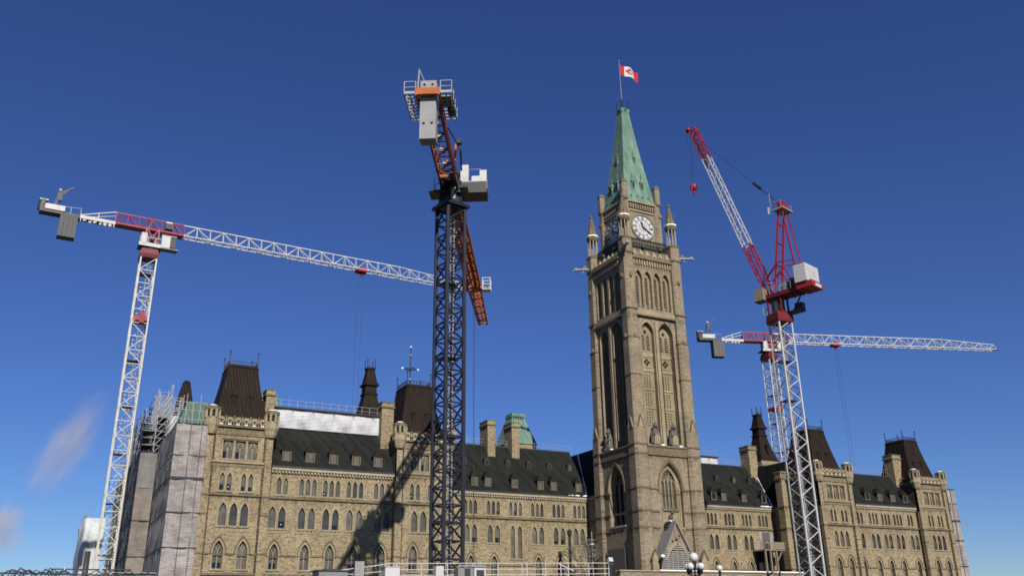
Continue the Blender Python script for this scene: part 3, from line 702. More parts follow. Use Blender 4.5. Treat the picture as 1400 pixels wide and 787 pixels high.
# ---------------------------------------------------------------- clock tower
TX = -0.2
T = thing('clock_tower', 'tall sandstone clock tower with green copper spire rising in the middle of the building', 'tower', (TX, 0, GZ))
m = MB()
HW = 5.55
fS = FY(-HW); fW = FX(TX - 5.92)
def ts(u): return u + TX       # south wall u -> x
holesS = [arch(TX + .3, 4.4, 13.5, 19.2, 23.2)]; holesW = [arch(-.2, 4.4, 13.9, 19.4, 23.3)]
m.use('ashlar'); m.wall(TX - 4, TX + 4, [GZ, 24.2], holesS, fS, 0, .55); m.wall(-4.1, 4.1, [GZ, 24.2], holesW, fW, 0, .75)
m.box(TX - HW + 2.2, TX + HW + .2, -HW + 1.6, HW + .2, GZ, 56)
for sx in (-1, 1):
    for sy in (-1, 1):
        cx, cy = TX + sx * 5.1, sy * 5.1
        m.use('ashlar'); m.pier(cx, cy, 1.32, .42, GZ, 13.2); m.pier(cx, cy, 1.24, .42, 13.2, 24.4); m.pier(cx, cy, 1.2, .36, 24.4, 28.4)
        m.pier(cx - sx * .1, cy - sy * .1, 1.06, .3, 28.4, 43); m.pier(cx - sx * .14, cy - sy * .14, 1.0, .3, 43, 57.0)
        m.pier(cx - sx * .1, cy - sy * .1, .94, .3, 57.0, 61.0)
        m.use('moss')
        for z in (13.1, 15.55, 18.95, 24.2, 25.6): m.pier(cx, cy, 1.36 if z < 14 else 1.31, .42, z, z + .24)
        for z in (36.8, 43.0, 48.0): m.pier(cx - sx * .1, cy - sy * .1, 1.13, .3, z, z + .2)
        m.pier(cx - sx * .1, cy - sy * .1, 1.08, .3, 58.0, 58.3); m.pier(cx - sx * .1, cy - sy * .1, 1.02, .3, 60.7, 61.0)
        # gablets where the piers set back
        for fdir in (0, 1):
            g = [(-.55, 28.35), (.55, 28.35), (0, 30.1)]
            if fdir == 0 and sy < 0: m.use('trim'); m.prism([(cx + a, z) for a, z in g], FY(cy - 1.24), 0, .5); m.use('moss'); [m.bar((cx + a * .62, cy - 1.22, 28.2), (cx, cy - 1.22, 30.25), .09) for a in (-1, 1)]
            if fdir == 1: xx = cx + sx * 1.24; m.use('moss'); [m.bar((xx, cy + a * .62, 28.2), (xx, cy, 30.25), .09) for a in (-1, 1)]; m.use('trim'); m.add([(xx, cy - .55, 28.35), (xx, cy + .55, 28.35), (xx, cy, 30.1), (xx - sx * .5, cy - .55, 28.35), (xx - sx * .5, cy + .55, 28.35), (xx - sx * .5, cy, 30.1)], [(0, 1, 2), (3, 5, 4), (0, 2, 5, 3), (1, 4, 5, 2)])
        # small corner gablets higher up
        for z in (43.4, 54.0):
            m.use('carved'); m.ball((cx - .15 * sx, cy + sy * .95, z), .38, 6, 5, (1, .7, 1.2)); m.ball((cx + sx * .95, cy - .15 * sy, z), .38, 6, 5, (.7, 1, 1.2))
for (f, a, b, ax) in ((fS, TX - 3.9, TX + 3.9, 1), (fW, -3.85, 3.85, 0)):
    c = TX if ax else 0
    for z in (13.1, 15.55, 18.95):
        ho = 2.35
        for e0, e1 in ((a, c - ho + .2), (c + ho + .3, b)): band(m, f, e0, e1, z, z + .24, .14, 'moss')
    band(m, f, a, b, 24.2, 25.5, .25, 'moss'); band(m, f, a, b, 25.5, 25.75, .4, 'carved')
    # upper stage: wall with two tall recessed bays
    cs = [c - 1.85, c + 1.85]
    hs = [arch(k, 2.55, 26.0, 44.4, 46.3) for k in cs]; 
    m.use('ashlar'); dq = 0 if ax else .7
    m.holed(c - 4.2, c + .0, 25.75, 47.6, [hs[0]], f, .35, .75 + dq); m.holed(c, c + 4.2, 25.75, 47.6, [hs[1]], f, .35, .75 + dq)
    f0_ = f; f = (lambda g, q: (lambda u, z, d: g(u, z, d + q if d > .85 else d)))(f0_, dq)
    m.use('trim'); m.fbox(f, c - .3, c + .3, .12, .4, 25.75, 46.5)
    for k in cs:
        ring_frame(m, hs[cs.index(k)], arch(k, 2.9, 25.9, 44.4, 46.62), f, .26, .37)
        m.use('panel'); m.fbox(f, k - 1.3, k + 1.3, 1.02, 1.2, 25.8, 46.6)
        m.use('trim'); ring_frame(m, rect(k, 1.5, 38.75, 40.4), rect(k, 1.75, 38.6, 40.52), f, .9, 1.02)
        for z in (38.0, 40.6, 31.9, 34.9): m.fbox(f, k - 1.27, k + 1.27, .9, 1.03, z - .06, z + (.5 if z > 37 else .1))
        m.use('dark')
        for zz0, zz1 in ((29.0, 31.6), (32.3, 34.6), (35.3, 37.6)):
            nz = 6
            for i in range(nz):
                for j in range(3): m.fbox(f, k - .62 + j * .5 - .1, k - .62 + j * .5 + .1, .985, 1.019, zz0 + (zz1 - zz0) * i / nz, zz0 + (zz1 - zz0) * i / nz + .2)
        for i, j in ((0, 1), (0, -1), (1, 0), (-1, 0)):
            m.prism([(k + i * .36 + .25 * math.cos(t * math.pi / 4), 39.55 + j * .38 + .25 * math.sin(t * math.pi / 4)) for t in range(8)], f, .96 + .004 * (i + 2 * j + 3), 1.019)
        for s in (-1, 1):
            m.use('dark'); m.prism(arch(k + s * .52, .62, 41.7, 43.5, 44.2), f, .97, 1.019)
            m.use('trim')
            for z in range(6): m.fbox(f, k + s * .52 - .3, k + s * .52 + .3, .9, .95, 41.9 + z * .34, 42.02 + z * .34)
        m.use('dark'); m.prism([(k + .3 * math.cos(t * math.pi / 3), 44.75 + .34 * math.sin(t * math.pi / 3)) for t in range(6)], f, .97, 1.019)
    f = f0_
    band(m, f, c - 4.1, c + 4.1, 47.4, 48.2, -.02, 'trim'); band(m, f, c - 4.1, c + 4.1, 47.15, 47.4, .1, 'moss')
    # belfry stage: four lancets
    ks = [c - 2.82, c - .94, c + .94, c + 2.82]
    hs = [arch(k, 1.42, 48.7, 54.0, 55.5) for k in ks]
    m.use('ashlar'); m.wall(c - 4.2, c + 4.2, [48.2, 56.0], hs, f, .35, .6)
    for k, h in zip(ks, hs):
        m.use('panel'); m.fbox(f, k - .72, k + .72, .9, 1.0, 48.6, 55.6)
        m.use('dark'); m.prism(arch(k, .56, 49.6, 53.8, 54.6), f, .86, .899)
        m.use('trim')
        for z in range(11): m.fbox(f, k - .27, k + .27, .80, .85, 49.8 + z * .4, 49.9 + z * .4)
        m.use('slate'); m.fbox(f, k - .1, k + .3, .55, .84, 48.9, 49.4)
    # corbel table and cornice
    m.use('ashlar'); m.fbox(f, c - 4.2, c + 4.2, .3, 1.0, 55.9, 57.5)
    m.use('trim')
    for i in range(15): u = c - 3.7 + i * .53; m.fbox(f, u - .13, u + .13, -.02, .32, 56.35, 57.35); m.use('carved'); m.fbox(f, u + .13, u + .40, .24, .302, 56.6, 57.3); m.use('trim')
    band(m, f, c - 4.2, c + 4.2, 57.35, 57.75, .22, 'moss'); band(m, f, c - 4.2, c + 4.2, 57.75, 58.3, .05, 'carved')
    # crest of pointed stones under the balcony
    for i in range(6):
        u = c - 3.4 + i * 1.36; m.use('trim'); m.add([f(u - .5, 58.3, .0), f(u + .5, 58.3, .0), f(u, 59.35, .35), f(u - .5, 58.3, .8), f(u + .5, 58.3, .8)], [(0, 1, 2), (1, 4, 2), (3, 0, 2)])
# east and north faces, plain with shallow bays
for f, c in ((lambda u, z, d: (TX + HW - d, u, z), 0), (lambda u, z, d: (u, HW - d, z), TX)):
    m.use('ashlar'); m.fbox(f, c - 4.2, c + 4.2, .3, 1.5, GZ, 58.3)
    for k in (-1.85, 1.85): m.use('panel').fbox(f, c + k - 1.25, c + k + 1.25, .25, .301, 27, 45.5)
    for k in (-2.8, -.95, .95, 2.8): m.use('dark').prism(arch(c + k, .9, 49, 54, 55), f, .25, .299)
    band(m, f, c - 4.2, c + 4.2, 57.3, 58.3, 0, 'moss')
m.use('moss').box(TX - 5.0, TX + 5.0, -5.0, 5.0, 58.2, 58.42)
m.build('tower_wall', T)

def bigwin(f, c, zb, zs, zt, w, west):
    h = arch(c, 4.4 if not west else 4.4, zb, 19.2 if not west else 19.4, 23.2 if not west else 23.3)
    fr = mb('panel'); gw = 2.7
    g = arch(c, gw, zb + 2.7, 20.0, 22.3)
    d = .55 if not west else .75
    if not west:
        fr.holed(c - 2.5, c + 2.5, zb - .4, 23.6, [g], f, d, .45); gz = zb + 2.7
    else:
        g = arch(c, 3.9, zb + .2, 19.5, 22.9); gw = 3.9; gz = zb + .2
        fr.holed(c - 2.5, c + 2.5, zb - .4, 23.6, [g], f, d, .45)
    ring_frame(fr.use('trim'), h, arch(c, 4.95, 19.0, 19.2, 23.75), f, -.1, .05) if False else None
    ring_frame(fr.use('moss'), arch(c, 4.5, 18.8, 19.3, 23.35), arch(c, 4.95, 18.8, 19.3, 23.85), f, -.16, .04)
    fr.use('trim'); nm = 3 if not west else 2
    top = 20.6
    for i in range(nm):
        u = c - gw / 2 + gw * (i + 1) / (nm + 1); fr.fbox(f, u - .07, u + .07, d + .1, d + .38, gz, top + (.6 if i == 1 else 0))
    n4 = nm + 1
    for i in range(n4):
        u0 = c - gw / 2 + gw * i / n4; uw = gw / n4
        fr.path([f(u0, top - .7, d + .25), f(u0 + uw * .2, top - .2, d + .25), f(u0 + uw / 2, top + .1, d + .25), f(u0 + uw * .8, top - .2, d + .25), f(u0 + uw, top - .7, d + .25)], .06)
    for (a, b) in ((-.6, 20.9), (.6, 20.9), (0, 21.5), (0, 20.95), (-.25, 21.9), (.25, 21.9)):
        fr.path([f(c + a + .26 * math.cos(t * math.pi / 4), b + .26 * math.sin(t * math.pi / 4), d + .25) for t in range(9)], .045)
    if west:
        fr.fbox(f, c - gw / 2, c + gw / 2, d + .05, d + .4, 15.6, 16.0)
    fr.fbox(f, c - 2.2, c + 2.2, -.2, d, zb - .3, zb) if west else fr.use('moss').fbox(f, c - 1.6, c + 1.6, d - .25, d + .1, zb + 2.35, zb + 2.7)
    if not west:
        fr.use('trim')
        for k in (-1.9, -1.55, 1.55, 1.9): fr.fbox(f, c + k - .08, c + k + .08, d - .14, d - .002, zb, 19.5)
    o = fr.build('window', T)
    mb('pane' if not west else 'dark').sheet(g, f, d + .43).build('pane', o)
bigwin(fS, TX + .3, 13.5, 19.2, 23.2, 4.4, False); bigwin(fW, -.2, 13.9, 19.4, 23.3, 4.4, True)

# grey hoarding over the west doorway
m = mb('board'); f = fW; m.fbox(f, -3.3, 1.6, -.35, -.25, GZ, 10.5)
for k in range(4): m.use('dkgrey').fbox(f, -3.3 + k * 1.6, -3.26 + k * 1.6, -.36, -.35, GZ, 10.5)
m.build('doorway_hoarding', T)

# beasts with shields on the ledge
def beast(f, c, z):
    m = mb('greystat')
    def P(u, zz, d): return f(c + u, z + zz, d)
    m.prism([(c - .75, z), (c + .75, z), (c + .7, z + .3), (c - .7, z + .3)], f, -.35, .9)
    m.use('trim').prism([(c - .55, z + .3), (c + .55, z + .3), (c + .6, z + 1.5), (c + .1, z + 1.9), (c - .5, z + 1.5)], f, -.3, -.1)     # shield
    m.use('greystat')
    for s in (-1, 1):
        m.bar(P(s * .62, .3, .2), P(s * .5, 1.6, .2), .28, 6, .34); m.bar(P(s * .5, 1.6, .2), P(s * .15, 2.6, .15), .34, 6, .3)
        m.bar(P(s * .62, .3, .15), P(s * .8, .35, -.45), .2, 6, .16)
        m.bar(P(s * .3, 2.4, .1), P(s * .55, 1.6, -.35), .17, 6, .13)
    m.bar(P(0, 1.2, .35), P(0, 2.9, .2), .5, 8, .36)
    m.ball(P(0, 3.15, .0), .42, 8, 6); m.ball(P(0, 3.0, -.35), .22, 6, 5)
    m.ball(P(-.3, 3.45, .05), .13, 5, 4); m.ball(P(.3, 3.45, .05), .13, 5, 4); m.bar(P(0, 3.4, 0), P(0, 3.75, 0), .12)
    m.use('snow'); m.fbox(f, c + .6, c + 1.2, -.45, .0, z + .02, z + .2)
    m.build('beast_statue', T)
beast(fS, TX - 1.75, 25.75); beast(fS, TX + 1.75, 25.75); beast(fW, -1.7, 25.75)

# clock stage
CS = 3.95; Z0, Z1 = 58.4, 69.3
m = mb('ashlar').box(TX - CS + .5, TX + CS - .5, -CS + .5, CS - .5, Z0, Z1)
for sx in (-1, 1):
    for sy in (-1, 1):
        m.use('ashlar'); m.pier(TX + sx * 3.4, sy * 3.4, .62, .2, Z0, 67.6); m.pier(TX + sx * 3.35, sy * 3.35, .58, .2, 67.6, Z1)
        m.use('trim'); m.pier(TX + sx * 3.55, sy * 3.55, .3, .1, Z0, 66.8)
        m.use('carved'); m.frust([(.5, .5, 66.8), (.05, .05, 68.4)], TX + sx * 3.7, sy * 3.7)
        m.use('ashlar'); m.pier(TX + sx * 3.55, sy * 3.55, .53, .2, 69.2, 72.5); m.use('moss'); m.pier(TX + sx * 3.55, sy * 3.55, .6, .22, 72.5, 72.75); m.pier(TX + sx * 3.55, sy * 3.55, .5, .2, 72.75, 73.1); m.pier(TX + sx * 3.55, sy * 3.55, .6, .22, 69.3, 69.6)
FE = lambda u, z, d: (TX + CS - .45 - d, u, z); FN = lambda u, z, d: (u, CS - .45 - d, z)
faces = ((FY(-CS + .45), TX), (FX(TX - CS + .45), 0), (FE, 0), (FN, TX))
for f, c in faces:
    m.use('panel'); m.fbox(f, c - 2.8, c + 2.8, -.1, .1, 59.4, 67.3)
    for k in (-2.72, 2.72): m.use('trim'); m.fbox(f, c + k - .1, c + k + .1, -.25, .1, Z0, 67.3)
    band(m, f, c - 3.2, c + 3.2, 67.3, 67.55, .3, 'trim'); band(m, f, c - 3.2, c + 3.2, 67.55, 69.0, .12, 'carved')
    for i in range(12):
        u = c - 2.9 + i * .527; m.use('trim'); m.fbox(f, u - .1, u + .1, -.3, -.1, 67.9, 68.75); m.use('dark'); m.fbox(f, u + .15, u + .36, -.18, -.121, 67.8, 68.5)
    band(m, f, c - 3.6, c + 3.6, 69.0, 69.35, .42, 'trim')
m.build('clock_stage', T)
for f, c in faces:
    D = mb('dial'); cz = 64.45
    D.prism([(c + 2.32 * math.cos(t * math.pi / 24), cz + 2.32 * math.sin(t * math.pi / 24)) for t in range(48)], f, -.2, -.101)
    def circ(r): return [(c + r * math.cos(t * math.pi / 24), cz + r * math.sin(t * math.pi / 24)) for t in range(48)]
    D.use('slate'); ring_frame(D, circ(2.30), circ(2.52), f, -.3, -.1)
    D.use('iron'); ring_frame(D, circ(1.42), circ(1.5), f, -.24, -.201); ring_frame(D, circ(2.16), circ(2.2), f, -.24, -.201)
    rom = ['XII', 'I', 'II', 'III', 'IV', 'V', 'VI', 'VII', 'VIII', 'IX', 'X', 'XI']
    sgn = -1 if f in (FE, FN) else 1
    for h in range(12):
        a = math.pi / 2 - h * math.pi / 6 ; s_ = rom[h]; wid = {'I': .13, 'V': .24, 'X': .26}
        tot = sum(wid[ch] for ch in s_) ; off = -tot / 2
        for ch in s_:
            o0 = off + wid[ch] / 2; off += wid[ch]
            def P(t, r, d=-.22):
                tt = o0 + t
                uu = r * math.cos(a) + tt * math.sin(a); zz = r * math.sin(a) - tt * math.cos(a)
                return f(c + uu * sgn, cz + zz, d)
            if ch == 'I': D.bar(P(0, 1.58), P(0, 2.08), .035)
            elif ch == 'V': D.bar(P(0, 1.58), P(-.08, 2.08), .03); D.bar(P(0, 1.58), P(.08, 2.08), .03)
            else: D.bar(P(-.08, 1.58), P(.08, 2.08), .03); D.bar(P(.08, 1.58), P(-.08, 2.08), .03)
    for k in range(12):
        a = k * math.pi / 6; D.bar(f(c + .3 * math.cos(a), cz + .3 * math.sin(a), -.21), f(c + 1.42 * math.cos(a), cz + 1.42 * math.sin(a), -.21), .014)
    ring_frame(D, circ(.72), circ(.76), f, -.225, -.201)
    d_ = D.build('clock_face', T)
    for ang, L, w in ((340, 1.25, .13), (122, 2.1, .09)):
        a = R(90 - ang); Hn = mb('iron'); u_, v_ = math.cos(a) * sgn, math.sin(a)
        pts = [(-.35, -w), (L * .7, -w * 1.1), (L, 0), (L * .7, w * 1.1), (-.35, w)]
        Hn.prism([(c + p * u_ - q * v_, cz + p * v_ + q * u_) for p, q in pts], f, -.32 - .05 * (L > 1.5), -.28 - .05 * (L > 1.5)); Hn.build('clock_hand', d_)

# balcony railing, carved and dark, with two floodlights
m = mb('iron')
for f, c in ((FY(-4.75), TX), (FX(TX - 4.75), 0), (lambda u, z, d: (TX + 4.75 - d, u, z), 0), (lambda u, z, d: (u, 4.75 - d, z), TX)):
    m.use('iron'); m.fbox(f, c - 3.9, c + 3.9, -.05, .05, 61.35, 61.5); m.fbox(f, c - 3.9, c + 3.9, -.05, .05, 59.6, 59.75)
    for i in range(27): u = c - 3.9 + i * .3; m.fbox(f, u - .05, u + .05, -.03, .03, 59.7, 61.4)
    for i in range(13):
        u = c - 3.75 + i * .6; m.path([f(u, 59.7, 0), f(u + .3, 60.5, 0), f(u, 61.35, 0)], .05); m.path([f(u + .3, 59.7, 0), f(u, 60.5, 0), f(u + .3, 61.35, 0)], .05)
    m.use('moss'); m.fbox(f, c - 4, c + 4, -.2, .35, 58.4, 59.5)
    for k in (-1.4, 2.2): m.use('dkgrey'); m.ball(f(c + k, 59.9, -.45), .38, 8, 6); m.bar(f(c + k, 59.9, -.3), f(c + k, 59.0, .1), .08)
m.build('balcony_railing', T)

# four colonnaded corner pinnacles
for sx in (-1, 1):
    for sy in (-1, 1):
        cx, cy = TX + sx * 4.98, sy * 4.98; p = mb('white')
        for i in range(8):
            a = 2 * math.pi * (i + .5) / 8; p.use('pale'); p.bar((cx + .78 * math.cos(a), cy + .78 * math.sin(a), 61.0), (cx + .78 * math.cos(a), cy + .78 * math.sin(a), 64.4), .1, 6)
        p.use('carved').lathe(cx, cy, [(.95, 64.2), (1.1, 64.6), (1.1, 65.0)]); p.use('snow').lathe(cx, cy, [(1.12, 65.0), (1.14, 65.18), (.95, 65.26)])
        p.use('carved').lathe(cx, cy, [(.9, 65.2), (.55, 66.8), (.22, 68.6), (.14, 68.9)])
        for z, r in ((65.6, .86), (66.1, .74), (66.6, .64), (67.1, .53), (67.6, .42), (68.1, .32)):
            for i in range(8):
                a = 2 * math.pi * (i + .5) / 8; p.ball((cx + r * math.cos(a), cy + r * math.sin(a), z), .12, 5, 4)
        p.ball((cx, cy, 68.95), .3, 8, 5, (1, 1, .8)); p.ball((cx, cy, 69.3), .18, 6, 4)
        p.use('moss').lathe(cx, cy, [(1.0, 60.95), (1.0, 61.15)])
        p.build('pinnacle', T)
# gargoyles
for sx in (-1, 1):
    for sy in (-1, 1):
        d = Vector((sx, sy * .55, 0)).normalized() if not (sx < 0 and sy < 0) else Vector((-.3, -1, 0)).normalized()
        p0 = Vector((TX + sx * 5.7, sy * 5.4, 58.75)); g = mb('concrete')
        g.bar(p0, p0 + d * 1.3 + Vector((0, 0, .1)), .34, 6, .26); g.bar(p0 + d * 1.2 + Vector((0, 0, .1)), p0 + d * 2.1, .22, 6, .25)
        g.ball(p0 + d * 2.35 + Vector((0, 0, .08)), .36, 7, 5); g.bar(p0 + d * 2.4, p0 + d * 2.95 - Vector((0, 0, .12)), .17, 6, .1)
        g.bar(p0 + d * .9 + Vector((0, 0, -.2)), p0 + d * 1.3 + Vector((0, 0, -.6)), .1, 6)
        s_ = d.cross(Vector((0, 0, 1)))
        for k in (-1, 1): g.add([p0 + d * .4 + s_ * .2 * k + Vector((0, 0, .2)), p0 + d * 1.3 + s_ * .3 * k + Vector((0, 0, .25)), p0 + d * .7 + s_ * .55 * k + Vector((0, 0, .75)), p0 + d * .4 + s_ * .26 * k + Vector((0, 0, .26))], [(0, 1, 2), (0, 2, 3), (1, 3, 2)])
        g.build('gargoyle', T)
# copper spire
sp = mb('green').frust([(3.72, 3.72, 69.3), (3.62, 3.62, 69.5), (3.18, 3.18, 71.2), (2.78, 2.78, 73.4), (2.2, 2.2, 77.6), (1.62, 1.62, 82.2), (1.1, 1.1, 86.8), (.82, .82, 89.4), (.92, .92, 89.6), (.92, .92, 90.2), (.6, .6, 90.5)], TX, 0)
sp_o = sp.build('spire_roof', T)
def spw(z):
    pr = [(3.62, 69.5), (3.18, 71.2), (2.78, 73.4), (2.2, 77.6), (1.62, 82.2), (1.1, 86.8)]
    for (a, za), (b, zb) in zip(pr, pr[1:]):
        if za <= z <= zb: return a + (b - a) * (z - za) / (zb - za)
for f0 in (0, 1, 2, 3):
    for (k, z, s) in ((-.95, 72.4, 1), (.95, 72.4, 1), (.2, 78.2, .7)):
        h = spw(z); d = mb('green')
        f = [FY(-h), FX(TX - h), lambda u, zz, dd: (TX + h - dd, u, zz), lambda u, zz, dd: (u, h - dd, zz)][f0]
        c = (TX if f0 in (0, 3) else 0) + k
        d.fbox(f, c - .3 * s, c + .3 * s, -.12, 1.0, z - .1, z + 1.3 * s)
        d.add([f(c - .42 * s, z + 1.3 * s, -.2), f(c + .42 * s, z + 1.3 * s, -.2), f(c, z + 2.0 * s, .1), f(c - .42 * s, z + 1.3 * s, .9), f(c + .42 * s, z + 1.3 * s, .9), f(c, z + 2.0 * s, .9)], [(0, 1, 2), (1, 4, 5, 2), (3, 0, 2, 5)])
        d.bar(f(c, z + 2.0 * s, .1), f(c, z + 3.2 * s, .1), .05)
        d.use('dark').fbox(f, c - .18 * s, c + .18 * s, -.16, -.121, z + .1, z + 1.1 * s)
        d.build('spire_dormer', T)
    for k in range(4):
        z = 70.5; h = spw(z); f = [FY(-h), FX(TX - h), lambda u, zz, dd: (TX + h - dd, u, zz), lambda u, zz, dd: (u, h - dd, zz)][f0]; c = (TX if f0 in (0, 3) else 0) - 1.8 + k * 1.2
        mb('patina').ball(f(c, z, -.05), .16, 6, 5).build('roof_vent', T)
m = mb('dark')
for f, c in ((FY(-.92), TX), (FX(TX - .92), 0)):
    m.fbox(f, c - .3, c + .3, -.02, .05, 89.75, 90.1)
m.build('spire_opening', T)
for a in (-1, 1):
    for b in (-1, 1):
        m = mb('iron'); m.bar((TX + a * .75, b * .75, 90.2), (TX + a * .75, b * .75, 92.2), .07); m.bar((TX + a * .75 - .2, b * .75, 91.5), (TX + a * .75 + .2, b * .75, 91.5), .05); m.build('spire_finial', T)
# entrance gable
m = mb('ashlar'); yf = -7.7; f = FY(yf); gx = TX - 1.05
out = [(gx - 2.75, GZ), (gx - 2.75, 9.0), (gx, 14.0), (gx + 2.75, 9.0), (gx + 2.75, GZ)]
m.holed(gx - 2.0, gx + 2.0, GZ, 9.0, [arch(gx, 3.8, GZ + .2, 7.6, 8.9)], f, 0, .5)
m.fbox(f, gx - 2.75, gx - 2.0, 0, .5, GZ, 9.0); m.fbox(f, gx + 2.0, gx + 2.75, 0, .5, GZ, 9.0)
m.prism([(gx - 2.65, 9.0), (gx + 2.65, 9.0), (gx, 13.8)], f, 0, 2.6); m.box(gx - 2.7, gx + 2.7, yf + .6, -5.6, GZ, 9.0)
m.use('trim').path([f(gx - 2.2, 8.4, -.06), f(gx - 1.6, 9.6, -.06), f(gx - .8, 10.4, -.06), f(gx, 11.0, -.06), f(gx + .8, 10.4, -.06), f(gx + 1.6, 9.6, -.06), f(gx + 2.2, 8.4, -.06)], .16)
m.use('carved').ball(f(gx, 11.5, -.1), .32, 6, 5); m.ball(f(gx - .7, 11.2, -.05), .25, 6, 5); m.ball(f(gx + .6, 12.0, -.05), .2, 6, 5)
m.use('slate').add([f(gx - 3.0, 8.6, -.3), f(gx, 14.1, -.3), f(gx, 14.1, 2.8), f(gx - 3.0, 8.6, 2.8), f(gx - 2.85, 8.4, -.3), f(gx, 13.75, -.3)], [(0, 1, 2, 3), (0, 4, 5, 1)])
m.add([f(gx + 3.0, 8.6, -.3), f(gx, 14.1, -.3), f(gx, 14.1, 2.8), f(gx + 3.0, 8.6, 2.8), f(gx + 2.85, 8.4, -.3), f(gx, 13.75, -.3)], [(0, 1, 2, 3), (0, 4, 5, 1)])
for u in (gx - 3.5, gx + 5.6):
    m.use('trim'); m.prism([(u - .55, GZ), (u + .55, GZ), (u + .55, 8.7), (u, 9.8), (u - .55, 8.7)], FY(-7.0), 0, 1.0)
    m.use('moss'); m.bar((u - .7, -7.05, 8.5), (u, -7.05, 10.0), .12); m.bar((u + .7, -7.05, 8.5), (u, -7.05, 10.0), .12)
m.use('bronze'); bx = gx - .5; m.ball((bx, yf + .3, 14.6), .42, 8, 6, (1, .8, 1.1)); m.ball((bx + .15, yf, 15.25), .3, 8, 6); m.bar((bx - .2, yf + .2, 14.2), (bx - .5, yf, 13.9), .18); m.bar((bx + .3, yf + .1, 15.2), (bx + .7, yf + .1, 15.7), .1)
m.use('snow').ball((bx - .35, yf - .1, 14.0), .22, 6, 5, (1.2, 1, .5)); m.ball((gx - 3.0, yf - .4, 8.9), .3, 8, 5, (1.1, .8, .8))
m.build('entrance_porch', T)
m = mb('slat')
for k in range(12):
    z = 6.3 + k * .29; w_ = 2.62 if z < 9.1 else 2.3
    m.fbox(f, gx - w_ - max(0, 9.1 - z) * .3, gx + w_ + .1, -.20, -.13, z, z + .16)
for k in (-1.9, -1.0, -.05, .9, 1.85): m.fbox(f, gx + k - .06, gx + k + .06, -.125, -.07, 4.7, 9.8 - abs(k) * .3)
for k in range(3): m.fbox(f, gx - .95 + k * .2, gx + .95 - k * .2, -.20, -.13, 9.85 + k * .3, 10.02 + k * .3)
m.use('dark').fbox(f, gx - 2.2, gx + 2.2, -.065, -.02, GZ, 9.75)
m.build('boarded_doorway', T)

# flag and its pole
m = mb('grey'); m.bar((TX - .05, 0, 90.5), (TX - .05, 0, 101.2), .11, 8, .07); m.ball((TX - .05, 0, 101.3), .2, 8, 6); m.use('iron').bar((TX - .05, 0, 90.4), (TX - .05, 0, 92.6), .2, 8, .16)
tag(m.build('flagpole'), 'slim flagpole on top of the green copper spire', 'flagpole')
def flag():
    L, H = 4.5, 2.15; x0, z0 = TX + .05, 98.35; nx, ny = 36, 18
    leaf = [(0, .46), (.075, .30), (.17, .34), (.14, .12), (.24, .22), (.27, .16), (.42, .19), (.375, .06), (.43, .01), (.20, -.16), (.225, -.25), (.02, -.215), (.02, -.42), (-.02, -.42), (-.02, -.215), (-.225, -.25), (-.20, -.16), (-.43, .01), (-.375, .06), (-.42, .19), (-.27, .16), (-.24, .22), (-.14, .12), (-.17, .34), (-.075, .30)]
    def P(s, t, d=0):
        x = x0 + s * L * .97; y = .42 * math.sin(s * 8.5 + t * .8) * (s ** .6) + d; z = z0 + t * H + .16 * math.sin(s * 5 + .6) * s - .25 * s * s
        return (x, y, z)
    m = MB()
    for i in range(nx):
        s0, s1 = i / nx, (i + 1) / nx
        m.use('flagred' if (s0 + s1) / 2 < .25 or (s0 + s1) / 2 > .75 else 'flagwhite')
        for j in range(ny): m.add([P(s0, j / ny), P(s1, j / ny), P(s1, (j + 1) / ny), P(s0, (j + 1) / ny)], [(0, 1, 2, 3)])
    m.use('flagred')
    for sd in (-.02, .02):
        tri = tessellate_polygon([[Vector((a, b, 0)) for a, b in leaf]])
        for t3 in tri:   # subdivide so that it follows the waves
            q = [leaf[i] for i in t3]; n = 3
            def at(i, j): k = n - i - j; return (q[0][0] * k + q[1][0] * i + q[2][0] * j) / n, (q[0][1] * k + q[1][1] * i + q[2][1] * j) / n
            for i in range(n):
                for j in range(n - i):
                    for tt in ([(i, j), (i + 1, j), (i, j + 1)], [(i + 1, j), (i + 1, j + 1), (i, j + 1)] if i + j + 2 <= n else None):
                        if tt: m.add([P(.5 + at(*a)[0] * 1.0 * H / L, .5 + at(*a)[1], sd) for a in tt], [(0, 1, 2)])
    m.v = [tuple(p) for p in m.v]
    tag(m.build('flag', smooth=True), 'red and white maple leaf flag flying from the pole above the spire', 'flag')
flag()

# ---------------------------------------------------------------- lattice helpers for cranes
def truss(m, A, B, sec, n, rc, rl, pairs, upv=Vector((0, 0, 1)), secB=None, post=True, zig=True, side=None):
    A, B = Vector(A), Vector(B); d = (B - A).normalized()
    if side is None: sv = d.cross(upv).normalized()
    else: sv = side
    uv = sv.cross(d).normalized(); secB = secB or sec
    def pt(i, t): a, b = sec[i], secB[i]; return A.lerp(B, t) + sv * (a[0] + (b[0] - a[0]) * t) + uv * (a[1] + (b[1] - a[1]) * t)
    for i in range(len(sec)): m.bar(pt(i, 0), pt(i, 1), rc)
    for (i, j) in pairs:
        for k in range(n):
            t0, t1 = k / n, (k + 1) / n
            if post: m.bar(pt(i, t0), pt(j, t0), rl)
            if zig and k % 2: m.bar(pt(j, t0), pt(i, t1), rl)
            else: m.bar(pt(i, t0), pt(j, t1), rl)
        m.bar(pt(i, 1), pt(j, 1), rl)
SQ = lambda w: [(-w / 2, -w / 2), (w / 2, -w / 2), (w / 2, w / 2), (-w / 2, w / 2)]
SQP = [(0, 1), (1, 2), (2, 3), (3, 0)]
